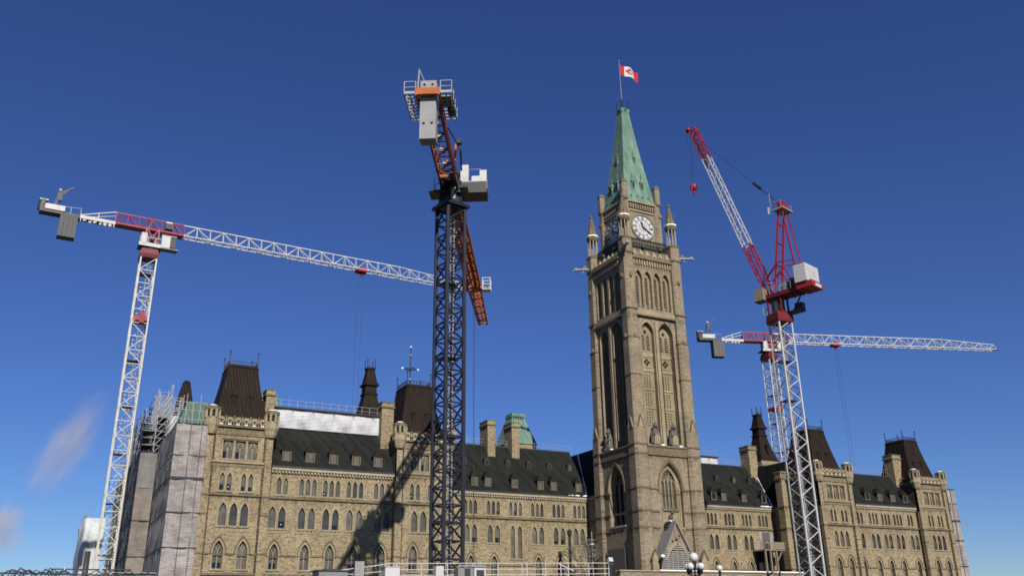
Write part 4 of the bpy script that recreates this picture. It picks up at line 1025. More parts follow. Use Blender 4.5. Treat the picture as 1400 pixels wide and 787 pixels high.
def mast(root, x, y, z0, z1, w, rot, n, mat, rc, rl, post=True, lad=True, platz=()):
    m = mb(mat); side = Vector((math.cos(rot), math.sin(rot), 0))
    truss(m, (x, y, z0), (x, y, z1), SQ(w), n, rc, rl, SQP, side=side, post=post)
    o = m.build('mast', root)
    if lad:
        s2 = Vector((-math.sin(rot), math.cos(rot), 0)); c = Vector((x, y, 0)) + side * w * .12
        l = mb('tube'); 
        for a in (-.22, .22): l.bar(c + side * a + Vector((0, 0, z0)), c + side * a + Vector((0, 0, z1)), .03)
        k = z0
        while k < z1: l.bar(c + side * -.22 + Vector((0, 0, k)), c + side * .22 + Vector((0, 0, k)), .018); k += .35
        k = z0
        while k < z1 - 1:    # cage hoops
            l.path([c + side * (.38 * math.cos(a)) - s2 * (.1 + .45 * math.sin(a)) + Vector((0, 0, k)) for a in (0, .8, 1.57, 2.3, 3.14)], .02); k += 1.0
        l.build('mast_ladder', root)
        for z in platz:
            mb('dkgrey').obox((x - side.x * w * .1, y - side.y * w * .1, z), side, s2, (0, 0, 1), w * .42, w * .36, .05).build('mast_platform', root)
    return side

def hammerhead(label, px, py, z0, zm, zj, jd, Lc, Lj, w, mmat, trolley_t, k=1.0, red=(-4.7, 4.0), rot=0, zc=38):
    """horizontal-jib tower crane; jd unit direction of the jib; k scales the head"""
    root = thing('tower_crane', label, 'crane', (px, py, z0), 'tower cranes')
    u = Vector(jd).normalized(); s = u.cross(Vector((0, 0, 1))).normalized(); Zv = Vector((0, 0, 1)); c = Vector((px, py, zj))
    P = lambda t, a=0, h=0: c + u * t + s * a * k + Zv * h * k
    mast(root, px, py, z0, zm, w, rot, int((zm - z0) / (w * .93)), mmat, .11 * w / 2, .05 * w / 2, True, True, [z0 + 6 * i for i in range(1, 8) if z0 + 6 * i < zm - 2])
    m = mb('red').frust([(w * .53, w * .53, zc - .45), (w * .53, w * .53, zc + .1)], px, py); m.obox((px + w * .1, py - w * .5, zc - .1), u, s, Zv, .3, .25, .7); m.build('mast_collar', root)
    m = mb('darkred'); m.frust([(w * .58, w * .58, zm), (w * .62, w * .62, zm + .5 * k), (w * .5, w * .5, zm + 1.3 * k)], px, py)
    m.use('dkgrey').lathe(px, py, [(w * .55, zm + 1.3 * k), (w * .55, zm + 1.7 * k)], 12); m.build('slewing_ring', root)
    # machinery platform and turntable tower
    m = mb('white'); zt = zm + 1.7 * k
    m.use('dkgrey').obox(c + Zv * (zt - zj + .1) , u, s, Zv, 1.5 * k, 1.2 * k, .12)
    m.use('white').obox(c + Zv * (zt - zj + .05) + s * 1.22 * k, u, s, Zv, 1.55 * k, .04, .25); 
    for a in (-1.45, -.5, .5, 1.45):
        m.bar(P(a * k, 1.2, 0) + Zv * (zt - zj), P(a * k, 1.2, 0) + Zv * (zt - zj + 1.1 * k), .04)
    m.bar(P(-1.45 * k, 1.2) + Zv * (zt - zj + 1.1 * k), P(1.45 * k, 1.2) + Zv * (zt - zj + 1.1 * k), .04)
    m.obox(P(-1.0 * k, 1.0) + Zv * (zt - zj + .9 * k), u, s, Zv, .35 * k, .3 * k, .75 * k)
    m.use('red')
    for a in (-.8, .8):
        for b in (-.8, .8): m.bar(P(a * k, b) + Zv * (zt - zj), P(a * k, b, .1), .12 * k)
    m.bar(P(-.8 * k, .8) + Zv * (zt - zj), P(.8 * k, .8, .1), .09 * k); m.bar(P(.8 * k, .8) + Zv * (zt - zj), P(-.8 * k, .8, .1), .09 * k)
    m.use('dkgrey').obox(P(0, -.2) + Zv * (zt - zj + .8 * k), u, s, Zv, .7 * k, .5 * k, .6 * k)
    m.build('turntable', root)
    m = mb('white'); cc = P(2.1 * k, .9) + Zv * (zt - zj + .75 * k)
    m.obox(cc - u * .35 * k, u, s, Zv, .55 * k, .6 * k, .85 * k); m.use('dkgrey').obox(cc + u * .55 * k, u, s, Zv, .36 * k, .55 * k, .72 * k); m.use('grey').obox(cc - Zv * .95 * k + u * .2 * k, u, s, Zv, 1.1 * k, .62 * k, .08)
    m.use('white').obox(cc + Zv * .88 * k, u, s, Zv, .95 * k, .64 * k, .05)
    m.build('operator_cab', root)
    # red head truss and white jib
    sec = [(-.62 * k, 0), (.62 * k, 0), (0, 1.75 * k)]
    pr = [(0, 2), (1, 2), (0, 1)]
    m = mb('red'); truss(m, P(red[0]), P(red[1]), sec, 6, .10 * k, .055 * k, pr)
    m.obox(P((red[0] + red[1]) / 2), u, s, Zv, (red[1] - red[0]) / 2, .62 * k, .16 * k); m.bar(P(red[0], 0, 0), P(red[0], 0, 1.9), .1 * k); m.bar(P(-.6, 0, 0), P(0, 0, 1.9), .1 * k)
    m.use('dkgrey').obox(P(2.0, .2, 1.0), u, s, Zv, .45 * k, .4 * k, .42 * k); m.use('snow').obox(P(2.0, .3, 1.5), u, s, Zv, .4 * k, .3 * k, .05 * k)
    m.build('head_truss', root)
    m = mb('white'); tA = red[1]; tB = tA + (Lj - tA) * .74
    truss(m, P(tA), P(tB), sec, 18, .075 * k, .04 * k, pr, post=True)
    sec2 = [(-.55 * k, 0), (.55 * k, 0), (0, 1.05 * k)]
    truss(m, P(tB), P(Lj), sec, 7, .065 * k, .036 * k, pr, secB=sec2)
    m.use('dkgrey').obox(P(Lj + .2, 0, .1), u, s, Zv, .35, .5, .12); m.build('jib', root)
    m = mb('white'); m.use('white').obox(P((red[0] - 9.0 * k) / 2 * 1.0 + .0, .5, 0), u, s, Zv, (abs(red[0] + 9.0 * k)) / 2 , .1, .22 * k); m.obox(P((red[0] - 9.0 * k) / 2, -.5, 0), u, s, Zv, (abs(red[0] + 9.0 * k)) / 2, .1, .22 * k)
    t1 = -9.0 * k
    m.use('dkgrey').obox(P((t1 - Lc) / 2, 0, -.02), u, s, Zv, (Lc + t1) / 2, .62 * k, .22 * k)
    for q in range(7): m.use('dkgrey').obox(P(red[0] + (t1 - red[0]) * (q + .5) / 7, 0, -.08), u, s, Zv, .1, .5 * k, .08)
    m.use('white'); m.bar(P(red[0], 0, 1.85), P(t1, .5, .25), .07 * k); m.bar(P(red[0], 0, 1.25), P(t1 + 1.2, .5, .2), .05 * k); m.bar(P((red[0] + t1) / 2, .5, .1), P((red[0] + t1) / 2, .3, 1.1), .05 * k)
    m.use('tube'); m.bar(P(t1, .6, 1.1), P(-Lc + 2.2, .6, .9), .03); [m.bar(P(t1 - q, .6, .1), P(t1 - q, .6, 1.0), .03) for q in (0, 1.2, 2.4)]
    m.build('counter_jib', root)
    m = mb('dkgrey'); m.obox(P(-Lc + 1.4 * k, 0, .3), u, s, Zv, 1.4 * k, .7 * k, .5 * k); m.use('white').obox(P(-Lc + 1.75 * k, .76, .55), u, s, Zv, 1.15 * k, .05, .36 * k)
    m.use('dkgrey').lathe(*P(-Lc + .3 * k, 0).xy, [(.6 * k, zj + .2), (.6 * k, zj + 1.5 * k)], 8); m.use('white').obox(P(-Lc + .35 * k, 0, 1.5), u, s, Zv, .5 * k, .5 * k, .08)
    m.build('winch_house', root)
    m = mb('dkconcrete'); x_ = -Lc + 3.55 * k
    for q in range(4): m.obox(P(x_ - .8 * k + q * .52 * k, 0, -1.7), u, s, Zv, .25 * k, .72 * k, 1.5 * k)
    m.build('counterweight', root)
    m = mb('dkgrey'); b0 = P(-Lc + 1.6 * k, 0, .9); m.bar(b0, b0 + Zv * 2.2 * k + u * .5 * k, .2 * k); m.bar(b0 + Zv * 2.0 * k + u * .4 * k, b0 + Zv * 3.2 * k + u * 1.9 * k, .12 * k); m.bar(b0 + Zv * 1.3 * k + u * .3, b0 + Zv * 2.6 * k + u * 1.3 * k, .1 * k)
    m.obox(b0 + Zv * 1.5 * k + u * .45 * k, u, s, Zv, .3 * k, .25 * k, .55 * k); m.use('white').ball(b0 + Zv * 2.5 * k + u * .42 * k, .22 * k, 8, 6); m.build('davit', root)
    # trolley with hoist ropes
    m = mb('red'); t = trolley_t; m.obox(P(t, 0, -.2), u, s, Zv, .75 * k, .7 * k, .16 * k); m.bar(P(t - .8 * k, -.7, -.2), P(t - .8 * k, .7, -.2), .1 * k); m.bar(P(t, 0, -.2), P(t + .1, 0, -.95), .22 * k, 6)
    m.obox(P(t + .2, .0, .2), u, s, Zv, .4 * k, .3 * k, .3 * k); m.use('white').obox(P(t + .95 * k, .2, .15), u, s, Zv, .16, .16, .2)
    tr = m.build('trolley', root)
    m = mb('cable')
    for q in (-.35, .35): m.bar(P(t + q, 0, -.4), (P(t + q, 0).x, P(t + q, 0).y, 17), .018)
    m.build('hoist_rope', tr)
    return root

hammerhead('white and red tower crane at the left, jib reaching behind the black mast', -78.6, 2.2, GZ, 46.4, 50.6, (.999, .045, 0), 13.8, 47.8, 1.95, 'cream', 30.2)
hammerhead('white and red tower crane at the right, partly hidden behind the red luffing crane', 48.0, 19.0, GZ, 52.0, 56.2, (.95, -.32, 0), 15.6, 54.5, 2.2, 'white', 15.8, 1.18, (-5.6, 4.7), 0, 41.5)

# ---- black and orange crane in the middle
def middle_crane():
    px, py, z0 = -53.9, -43.15, GZ
    root = thing('tower_crane', 'tower crane with black mast and orange jib standing in front of the building', 'crane', (px, py, z0), 'tower cranes')
    rot = R(9.7); w = 2.02; zm = 39.2
    side = mast(root, px, py, z0, zm, w, rot, 24, 'navy', .165, .075, True, True, [8.5, 16, 23.5, 31])
    s2 = Vector((-side.y, side.x, 0)); Zv = Vector((0, 0, 1))
    m = mb('tube')
    for z in (8.4, 15.9, 23.4, 30.9): m.obox((px, py, z) , side, s2, Zv, w * .45, .12, .04)
    m.use('white'); m.bar((px + .55, py + .5, 6), (px + .55, py + .5, zm), .05); m.build('mast_landing', root)
    m = mb('navy'); m.obox((px, py, zm + .25), side, s2, Zv, 1.4, 1.4, .16); m.lathe(px, py, [(1.35, zm + .4), (1.2, zm + 1.3)], 12)
    m.use('dkgrey').lathe(px - .1, py, [(1.0, zm + 1.3), (1.0, zm + 2.0)], 10); m.use('tube').lathe(px - .25, py - 1.1, [(.28, zm + .7), (.28, zm + 2.0)], 8)
    m.build('slewing_ring', root)
    a = R(30.1); u = Vector((math.sin(a), math.cos(a), 0)); s = u.cross(Zv).normalized()
    zj = 41.6; c = Vector((px, py, zj)); P = lambda t, q=0, h=0: c + u * t + s * q + Zv * h
    m = mb('navy')
    for q in (-.8, .8):
        for t in (-.9, .9): m.bar(P(t, q, -1.2), P(t, q, 1.4), .16)
        m.bar(P(-.9, q, -1.0), P(.9, q, 1.2), .1); m.bar(P(.9, q, -1.0), P(-.9, q, 1.2), .1)
    m.obox(P(0, 0, -.9), u, s, Zv, 1.3, 1.1, .1)
    truss(m, P(-3.4), P(2.6), [(-.78, -.45), (.78, -.45), (.78, .55), (-.78, .55)], 5, .13, .07, SQP)
    m.obox(P(-1.6, 0, .0), u, s, Zv, 1.2, .5, .4)
    m.use('navy').obox(P(0, 0, .1), u, s, Zv, 1.0, .7, 1.0); m.obox(P(-.5, -1.5, -.85), u, s, Zv, 1.0, .6, .06); m.use('iron'); 
    for q in (-.9, .0, .9): m.bar(P(-1.5, q, -.8), P(-1.5, q, .6), .04)
    for h in (-.8, -.1, .6): m.bar(P(-1.5, -1.5, h), P(-1.5, -.9, h), .03); m.bar(P(.4, -1.6, h), P(-1.5, -1.6, h), .03)
    for t in (-1.5, -.5, .4): m.bar(P(t, -1.6, -.8), P(t, -1.6, .7), .03)
    m.build('turntable', root)
    # machinery cabin to the right
    m = mb('dkgrey'); cc = P(2.2, 2.25, .75); m.obox(cc, u, s, Zv, 1.1, 1.3, .62)
    m.use('white').obox(cc + Zv * .66, u, s, Zv, 1.12, 1.37, .04); m.obox(P(1.45, 1.25, 2.4), u, s, Zv, .3, .42, 1.0); m.obox(P(1.4, 2.5, 1.75), u, s, Zv, .3, .5, .28); m.obox(P(1.4, 3.2, 2.1), u, s, Zv, .28, .36, .62)
    m.use('grey').obox(P(2.2, 3.58, 1.1), u, s, Zv, 1.1, .04, .55); m.use('tube'); m.bar(P(1.1, 1.7, 1.9), P(1.1, 1.7, 2.8), .03); m.bar(P(1.1, 1.7, 2.8), P(1.1, 3.0, 2.8), .025); m.use('navy').obox(P(1.4, 1.2, .2), u, s, Zv, 1.6, .5, .12)
    m.build('machinery_cabin', root)
    # counter-jib
    sec = [(-.78, -.45), (.78, -.45), (.78, .55), (-.78, .55)]
    m = mb('rust'); truss(m, P(-3.4), P(-15.8), sec, 9, .11, .05, [(0, 3), (1, 2), (0, 1)])
    m.obox(P(-9.6, .85, 0), u, s, Zv, 6.2, .07, .22); m.obox(P(-9.6, -.85, 0), u, s, Zv, 6.2, .07, .22)
    m.use('orange').obox(P(-17.6, 0, .12), u, s, Zv, .16, 1.0, .32); m.obox(P(-16.4, .95, .05), u, s, Zv, 1.4, .09, .35); m.obox(P(-16.4, -.95, .05), u, s, Zv, 1.4, .09, .35)
    m.use('orange'); m.bar(P(-5.5, 1.0, .2), P(-5.5, 1.0, 2.0), .1); m.bar(P(-4.2, -.9, -.2), P(-4.2, -.9, .9), .14); m.bar(P(-3.4, -.9, -.3), P(-3.4, .9, -.3), .14)
    m.use('tube')
    for t in (-5, -7.5, -10, -12): m.bar(P(t, -.3, -.3), P(t - .8, .4, -.2), .05); m.obox(P(t - .6, .1, -.1), u, s, Zv, .3, .22, .18)
    m.build('counter_jib', root)
    m = mb('concrete')
    for q in range(2): m.obox(P(-17.3 + .62 * q + .36, 0, -1.35), u, s, Zv, .28, .68, 2.8)
    m.use('dark')
    for z in (-2.7, 1.05):
        for q in (-.34, .34): m.prism([(q + .12 * math.cos(t * math.pi / 4), z + .12 * math.sin(t * math.pi / 4)) for t in range(8)], lambda a_, b_, d_: P(-17.24 - d_, a_, b_), -.04, .0)
    m.build('counterweight', root)
    m = mb('tube')
    for sg in (-1, 1):
        q0, q1 = sg * 1.05, sg * 2.0
        for t in [-17.6 + .52 * i for i in range(9)]: m.bar(P(t, q0, -.05), P(t, q1, -.05), .05)
        for q in (q0, (q0 + q1) / 2, q1): m.bar(P(-17.6, q, -.05), P(-13.4, q, -.05), .055)
        m.obox(P(-17.62, (q0 + q1) / 2, .05), u, s, Zv, .05, abs(q1 - q0) / 2, .12)
        for t in (-17.6, -16.2, -14.8, -13.4): m.bar(P(t, q1, -.1), P(t, q1, 1.15), .04)
        for h in (.6, 1.15): m.bar(P(-17.6, q1, h), P(-13.4, q1, h), .03); m.bar(P(-17.6, q0, h), P(-17.6, q1, h), .03)
        m.bar(P(-17.6, q0, 0), P(-17.6, q0, 1.15), .04)
    m.use('wood').obox(P(-16.3, 1.5, .02), u, s, Zv, .7, .4, .04); m.use('dkgrey').obox(P(-14.9, 1.7, -.2), u, s, Zv, .5, .3, .16)
    m.use('tube').bar(P(-16.5, -1.1, .2), P(-16.8, -.9, 2.9), .07); m.bar(P(-16.8, -.9, 2.8), P(-16.4, -.4, 1.7), .05)
    m.build('counter_platform', root)
    # jib
    m = mb('orange'); sec = [(-.82, -.5), (.82, -.5), (0, .95)]; LJ = 42.3
    truss(m, P(2.6), P(26.5), sec, 17, .15, .085, [(0, 2), (1, 2), (0, 1)]); truss(m, P(26.5), P(LJ), sec, 11, .12, .065, [(0, 2), (1, 2), (0, 1)], secB=[(-.62, -.5), (.62, -.5), (0, .3)])
    m.use('rust').obox(P(14.5, .3, -.46), u, s, Zv, 12, .22, .03); m.use('tube')  # walkway strip added to thicken the jib's cast shadow
    for t in (15, 29.5, 34.0, 38.0, 41.8): m.obox(P(t, 0, -.52), u, s, Zv, .12, .6, .04)
    m.build('jib', root)
    m = mb('orange'); t = 26.3; m.bar(P(t, -1.0, -.75), P(t, 1.1, -.75), .16); m.bar(P(t + 1.2, -1.0, -.75), P(t + 1.2, 1.1, -.75), .13); m.obox(P(t + .6, .3, -.7), u, s, Zv, .5, .35, .25)
    for q in (-.95, 1.0): m.bar(P(t - .1, q, -.75), P(t + 1.3, q, -.75), .11); m.lathe(*P(t + .3, q).xy, [(.25, zj - 1.0), (.25, zj - .7)], 8)
    tr = m.build('trolley', root)
    k = mb('white'); q0, q1 = 1.15, 2.15
    for a_, b_ in ((t, q0), (t, q1), (t + 1.1, q0), (t + 1.1, q1)): k.bar(P(a_, b_, -1.0), P(a_, b_, .55), .06)
    for h in (-.3, .55): k.path([P(t, q0, h), P(t, q1, h), P(t + 1.1, q1, h), P(t + 1.1, q0, h), P(t, q0, h)], .05)
    k.obox(P(t + .55, (q0 + q1) / 2, -1.0), u, s, Zv, .6, .55, .07); k.build('trolley_basket', tr)
    k = mb('cable'); 
    for q in (-.05, .05): k.bar(P(t + .6, q, -.8), (P(t + .6, q).x, P(t + .6, q).y, 6), .02)
    k.build('hoist_rope', tr)
    m = mb('cable'); m.bar(P(-11.5, 1.0, .3), P(-5.2, 1.5, 1.5), .05); m.bar(P(-5.2, 1.5, 1.5), P(-1, 1.15, 1.6), .09); m.obox(P(-6.5, 1.5, 1.7), u, s, Zv, .25, .2, .25); m.bar(P(-6.5, 1.5, 1.9), P(-6.5, 1.5, .2), .05)
    m.build('power_cable', root)
middle_crane()

# ---- red and white luffing crane
def luffing_crane():
    px, py, z0 = 9.5, -23.4, GZ
    root = thing('tower_crane', 'luffing tower crane with raised red and white boom and pale counterweight', 'crane', (px, py, z0), 'tower cranes')
    w, rot, zm = 2.3, R(-6), 42.4; Zv = Vector((0, 0, 1))
    mast(root, px, py, z0, zm, w, rot, 26, 'white', .125, .06, False, True, [9, 16, 23, 30, 36])
    u = Vector((-.264, .965, 0)).normalized(); s = u.cross(Zv).normalized(); zd = zm + 3.9; c = Vector((px, py, zd)); P = lambda t, q=0, h=0: c + u * t + s * q + Zv * h
    m = mb('darkred'); sd = Vector((math.cos(rot), math.sin(rot), 0)); s2 = Vector((-sd.y, sd.x, 0))
    m.rings([[Vector((px, py, z)) + sd * a * h + s2 * b * h for a, b in ((-1, -1), (1, -1), (1, 1), (-1, 1))] for z, h in ((zm - .3, 1.42), (zm + .1, 1.45), (zm + 1.1, 1.38), (zm + 1.4, 1.1))])
    m.build('slewing_ring', root)
    m = mb('dkgrey'); m.lathe(px, py, [(1.0, zm + 1.3), (1.0, zm + 3.6)], 12)
    m.use('darkred')
    for a in (-1.1, 1.1):
        for b in (-1.0, 1.0): m.bar((P(a, b).x, P(a, b).y, zm + 1.2), (P(a, b).x, P(a, b).y, zd), .13)
    m.use('dkgrey').obox(P(-2.2, 1.4, -2.5), u, s, Zv, 1.1, .8, .12); m.obox(P(-2.8, 1.5, -1.9), u, s, Zv, .6, .5, .6); m.bar(P(-1.8, 1.3, -2.3), P(-3.6, .8, -.3), .1)
    m.use('tube'); m.bar(P(-2.6, 2.1, -2.4), P(-2.6, 2.1, -1.0), .04); m.bar(P(1.8, 0, -2.6), P(1.8, -1.6, -2.6), .05); [m.bar(P(1.8, -.4 * k, -2.6), P(1.8, -.4 * k, -1.5), .03) for k in range(5)]
    m.bar(P(1.8, 0, -1.5), P(1.8, -1.6, -1.5), .03)
    m.build('access_platform', root)
    # machinery deck
    m = mb('darkred'); m.obox(P(-2.2, 0, .1), u, s, Zv, 4.2, 1.35, .32); m.use('red').obox(P(-5.6, 0, .2), u, s, Zv, 1.25, 1.7, .45); m.use('white').obox(P(-6.87, .2, .1), u, s, Zv, .05, .85, .26)
    for t in (-5, -3.8, -2.4, -1.0): m.use('darkred').obox(P(t, 0, -.25), u, s, Zv, .12, 1.3, .12)
    m.use('grey'); m.obox(P(-3.0, .6, 1.2), u, s, Zv, .7, .5, .85); m.obox(P(-2.0, -.8, 1.0), u, s, Zv, .7, .35, .7); m.use('white').obox(P(-1.2, .9, 1.1), u, s, Zv, .45, .25, .9); m.use('dkgrey').obox(P(-3.4, -.6, 1.1), u, s, Zv, .5, .5, .9); m.use('red').obox(P(-3.1, 1.1, .8), u, s, Zv, .25, .2, .5)
    m.use('tube')
    for t in range(7): m.bar(P(1.2 - t * .9, -1.5, .3), P(1.2 - t * .9, -1.5, 1.5), .035); m.bar(P(1.2 - t * .9, 1.5, .3), P(1.2 - t * .9, 1.5, 1.5), .035)
    for q in (-1.5, 1.5): m.bar(P(1.2, q, 1.5), P(-4.2, q, 1.5), .03)
    m.build('machinery_deck', root)
    m = mb('wood').obox(P(1.9, -1.4, .55), u, s, Zv, .75, .65, .95); m.use('dkgrey').obox(P(1.9, -1.4, -.48), u, s, Zv, .8, .7, .08); m.build('operator_cab', root)
    m = mb('white')
    for k in range(5): 
        for j in range(3): m.obox(P(-5.3, -1.32 + j * 1.32, .95 + k * .56), u, s, Zv, .95, .645, .265)
    m.build('counterweight', root)
    # A-frame
    m = mb('red'); ap = 13.7
    for q in (-1.1, 1.1):
        m.bar(P(-.3, q, .3), P(-2.6, q * .75, ap), .15); m.bar(P(-4.6, q, .3), P(-3.2, q * .75, ap), .11); m.bar(P(-1.4, q, 5.2), P(-4.0, q, 4.8), .08)
        m.bar(P(.9, q * .8, 3.2), P(-1.3, q, 5.0), .13); m.bar(P(-1.3, q, 5.0), P(-3.2, q, .4), .10)
    for h, a in ((5.0, -1.1), (8.5, -1.65), (11.6, -2.15)): m.bar(P(a, -1.05, h), P(a, 1.05, h), .11)
    m.bar(P(-.4, -1.1, .6), P(-1.1, 1.1, 5), .06); m.bar(P(-1.1, -1.0, 5.2), P(-1.65, 1, 8.4), .05)
    m.obox(P(-2.9, -.35, ap + .9), u, s, Zv, .5, .5, .45); m.obox(P(-2.9, .75, ap + .6), u, s, Zv, .5, .38, .4); m.obox(P(-2.9, .1, ap + 1.4), u, s, Zv, .4, .3, .2)
    m.use('tube')
    m.obox(P(-2.9, 0, ap + .05), u, s, Zv, .9, 1.5, .1)
    for q in (-1.5, 1.5): [m.bar(P(t, q, ap), P(t, q, ap + 1.3), .045) for t in (-3.5, -1.7)]; m.bar(P(-3.5, q, ap + 1.3), P(-1.7, q, ap + 1.3), .04)
    m.bar(P(-3.5, -1.5, ap + .15), P(-3.5, 1.5, ap + .15), .08); m.bar(P(-1.7, -1.5, ap + 1.3), P(-1.7, -1.5, ap + 3.0), .05); m.use('white').obox(P(-1.7, -2.2, ap - .2), u, s, Zv, .1, .1, .6)
    m.use('dkgrey')
    for k in range(22): m.bar(P(-.55 - k * .07, -.75, .8 + k * .5), P(-.55 - k * .07, -.3, .8 + k * .5), .02)
    m.build('a_frame', root)
    # boom
    ft = P(1.1, 0, 1.1); tip = Vector((7.3, -10.5, 82.6)); bd = tip - ft; L = bd.length
    bu = bd.normalized(); Q = lambda f_: ft + bd * f_
    sec = SQ(1.22); nar = SQ(.6)
    m = mb('red'); truss(m, Q(0), Q(.07), nar, 2, .10, .055, SQP, side=s, secB=sec); truss(m, Q(.07), Q(.255), sec, 5, .085, .045, SQP, side=s)
    nrm = s.cross(bu).normalized()
    truss(m, Q(.80), Q(.975), sec, 5, .085, .045, SQP, side=s); 
    tipc = Q(1.0); m.use('red')
    truss(m, Q(.975), tipc + nrm * (0), sec, 1, .1, .06, SQP, side=s, secB=SQ(.9))
    for sg in (-1, 1): m.bar(Q(.975) + s * sg * .6, tipc + u * 1.0 + Zv * .2 + s * sg * .5, .12)
    m.lathe((tipc + u * .9).x, (tipc + u * .9).y, [(.5, tipc.z - .2), (.5, tipc.z + .3)], 10)
    m.use('dkgrey')
    for k in range(7): p_ = Q(.82 + k * .02); m.obox(p_ + nrm * -.4, bu, s, nrm, .32, .4, .05)
    m.obox(Q(.765) + nrm * -.4, bu, s, nrm, .9, .36, .08)
    m.use('white'); truss(m, Q(.255), Q(.80), sec, 13, .075, .036, SQP, side=s, post=False)
    m.build('boom', root)
    m = mb('cable'); top = P(-2.4, 0, ap + 1.6); bt = Q(.93) - nrm * -.9 * 0
    for q in (-.25, .25): m.bar(top + s * q, top.lerp(bt, .26) + s * q, .05); m.bar(top.lerp(bt, .26) + s * q * .3, bt + s * q, .016)
    m.obox(top.lerp(bt, .245), (bt - top).normalized(), s, s.cross((bt - top).normalized()), .8, .4, .22); m.build('boom_pendant', root)
    m = mb('red'); hk = tipc + u * 1.0; hz = tipc.z - 11.3
    m.ball((hk.x, hk.y, hz), .62, 8, 6, (.7, 1, 1.1)); m.bar((hk.x - .5, hk.y, hz + .2), (hk.x - .5, hk.y, hz - .7), .2); m.bar((hk.x + .5, hk.y, hz + .5), (hk.x + .5, hk.y, hz - .6), .2); m.bar((hk.x, hk.y, hz - .5), (hk.x, hk.y, hz - 1.3), .16)
    h_ = m.build('hook_block', root)
    m = mb('cable'); 
    for q in (-.35, .35): m.bar((hk.x + q, hk.y, hz), (hk.x + q, hk.y, tipc.z), .018)
    m.build('hoist_rope', h_)
luffing_crane()

# ---------------------------------------------------------------- wrapped scaffolds and roof covers
def wrap(name, label, x0, x1, y0, y1, z0, z1, front, side, levels, cols, windows=True, greytop=None):
    root = thing(name, label, 'scaffold wrap', ((x0 + x1) / 2, (y0 + y1) / 2, z0), None)
    rnd = random.Random(int(abs(x0) * 10))
    def sheet(f, u0, u1, mat, nm, zt, zb=z0):
        m = mb(mat); nx, nz = max(2, int((u1 - u0) / .7)), max(2, int((zt - zb) / .9)); G = {}
        for i in range(nx + 1):
            for k in range(nz + 1):
                e = 0 if i in (0, nx) else 1
                G[i, k] = f(u0 + (u1 - u0) * i / nx, zb + (zt - zb) * k / nz, e * (rnd.uniform(-.07, .07) + .10 * math.sin(i * 1.9 + k * .35)))
        for i in range(nx):
            for k in range(nz): m.add([G[i, k], G[i + 1, k], G[i + 1, k + 1], G[i, k + 1]], [(0, 1, 2, 3)])
        if nm == 'side_sheet' and f is fW_ and windows:
            m.use('dkgrey')
            for zz in (8.5, 13.2, 17.3, 20.4):
                k = u0 + 1.2
                while k < u1 - .8: m.prism(arch(k, .55, zz, zz + 1.4, zz + 2.1), f, -.075, -.062); k += 1.7 if int(k * 7) % 3 else 1.0
        o = m.build(nm, root, smooth=True); return o
    fS_, fW_, fE_ = FY(y0), FX(x0), (lambda u, z, d: (x1 - d, u, z))
    zt = z1 if greytop is None else greytop
    sheet(fS_, x0, x1, front, 'front_sheet', zt)
    if greytop: sheet(fS_, x0, x1, 'greytarp', 'upper_sheet', z1, greytop)
    sheet(fW_, -y1, -y0, side, 'side_sheet', z1); sheet(fE_, y0, y1, side, 'side_sheet', z1)
    b = mb('blackbar')
    for z, h in levels: b.fbox(fS_, x0 - .08, x1 + .03, -.12, -.07, z, z + h); b.fbox(fW_, -y1, -y0 + .08, -.12, -.07, z, z + h); b.fbox(fE_, y0 - .08, y1, -.12, -.07, z, z + h)
    for c in cols: b.fbox(fS_, c - .035, c + .035, -.13, -.075, z0, z1)
    n = max(2, int((y1 - y0) / 2.2))
    for k in range(n + 1): yy = y0 + (y1 - y0) * k / n; b.fbox(fW_, -yy - .03, -yy + .03, -.13, -.075, z0, z1)
    b.build('strap', root)
    m = mb('tube')
    for k in range(3): m.bar((x0, y0 - .05, z1 + .06 * k * 0), (x1, y0 - .05, z1), .05)
    m.bar((x0, y0, z1), (x0, y1, z1), .05)
    if x0 < -72 and x0 > -74:
        for k in range(5): xx = x0 + .4 + k * .85; m.bar((xx, y0 + 3, z1), (xx, y0 + 3, z1 + 3.5 + (k % 2)), .035)
        for h in (1.2, 2.4, 3.4): m.bar((x0, y0 + 3, z1 + h), (x1, y0 + 3, z1 + h), .03)
        for k in range(6): m.bar((x0 + .1, y0 + 1.5 + k * 2, z1), (x0 + .1, y0 + 1.5 + k * 2, z1 + 2.2 + k * .5), .035)
        for h in (1, 2): m.bar((x0 + .1, y0 + 1.5, z1 + h), (x0 + .1, y1, z1 + h), .03)
    m.build('top_rail', root)
    return root
wrap('scaffold_wrap', 'pinkish brick printed tarp wrapped round the corner left of the first pavilion', -72.9, -69.15, -2.3, 14.5, GZ, 23.85, 'tarp', 'netting', [(8.9, .12), (13.0, .12), (17.0, .3), (19.9, .06)], [-71.15, -69.85])
wrap('scaffold_wrap', 'tan brick printed tarp with plain grey top, set back behind the crane mast', -75.4, -73.0, 14.6, 50, GZ, 22.9, 'tarp2', 'netting', [(8.9, .12), (13.6, .12)], [], True, 18.0)
wrap('scaffold_wrap', 'narrow brick printed tarp on the far right end of the building', 69.3, 72.35, -1.5, 12, GZ, 23.3, 'tarp', 'netting', [(8.9, .1), (13.6, .15), (17.2, .25), (20.5, .06)], [70.9], False)
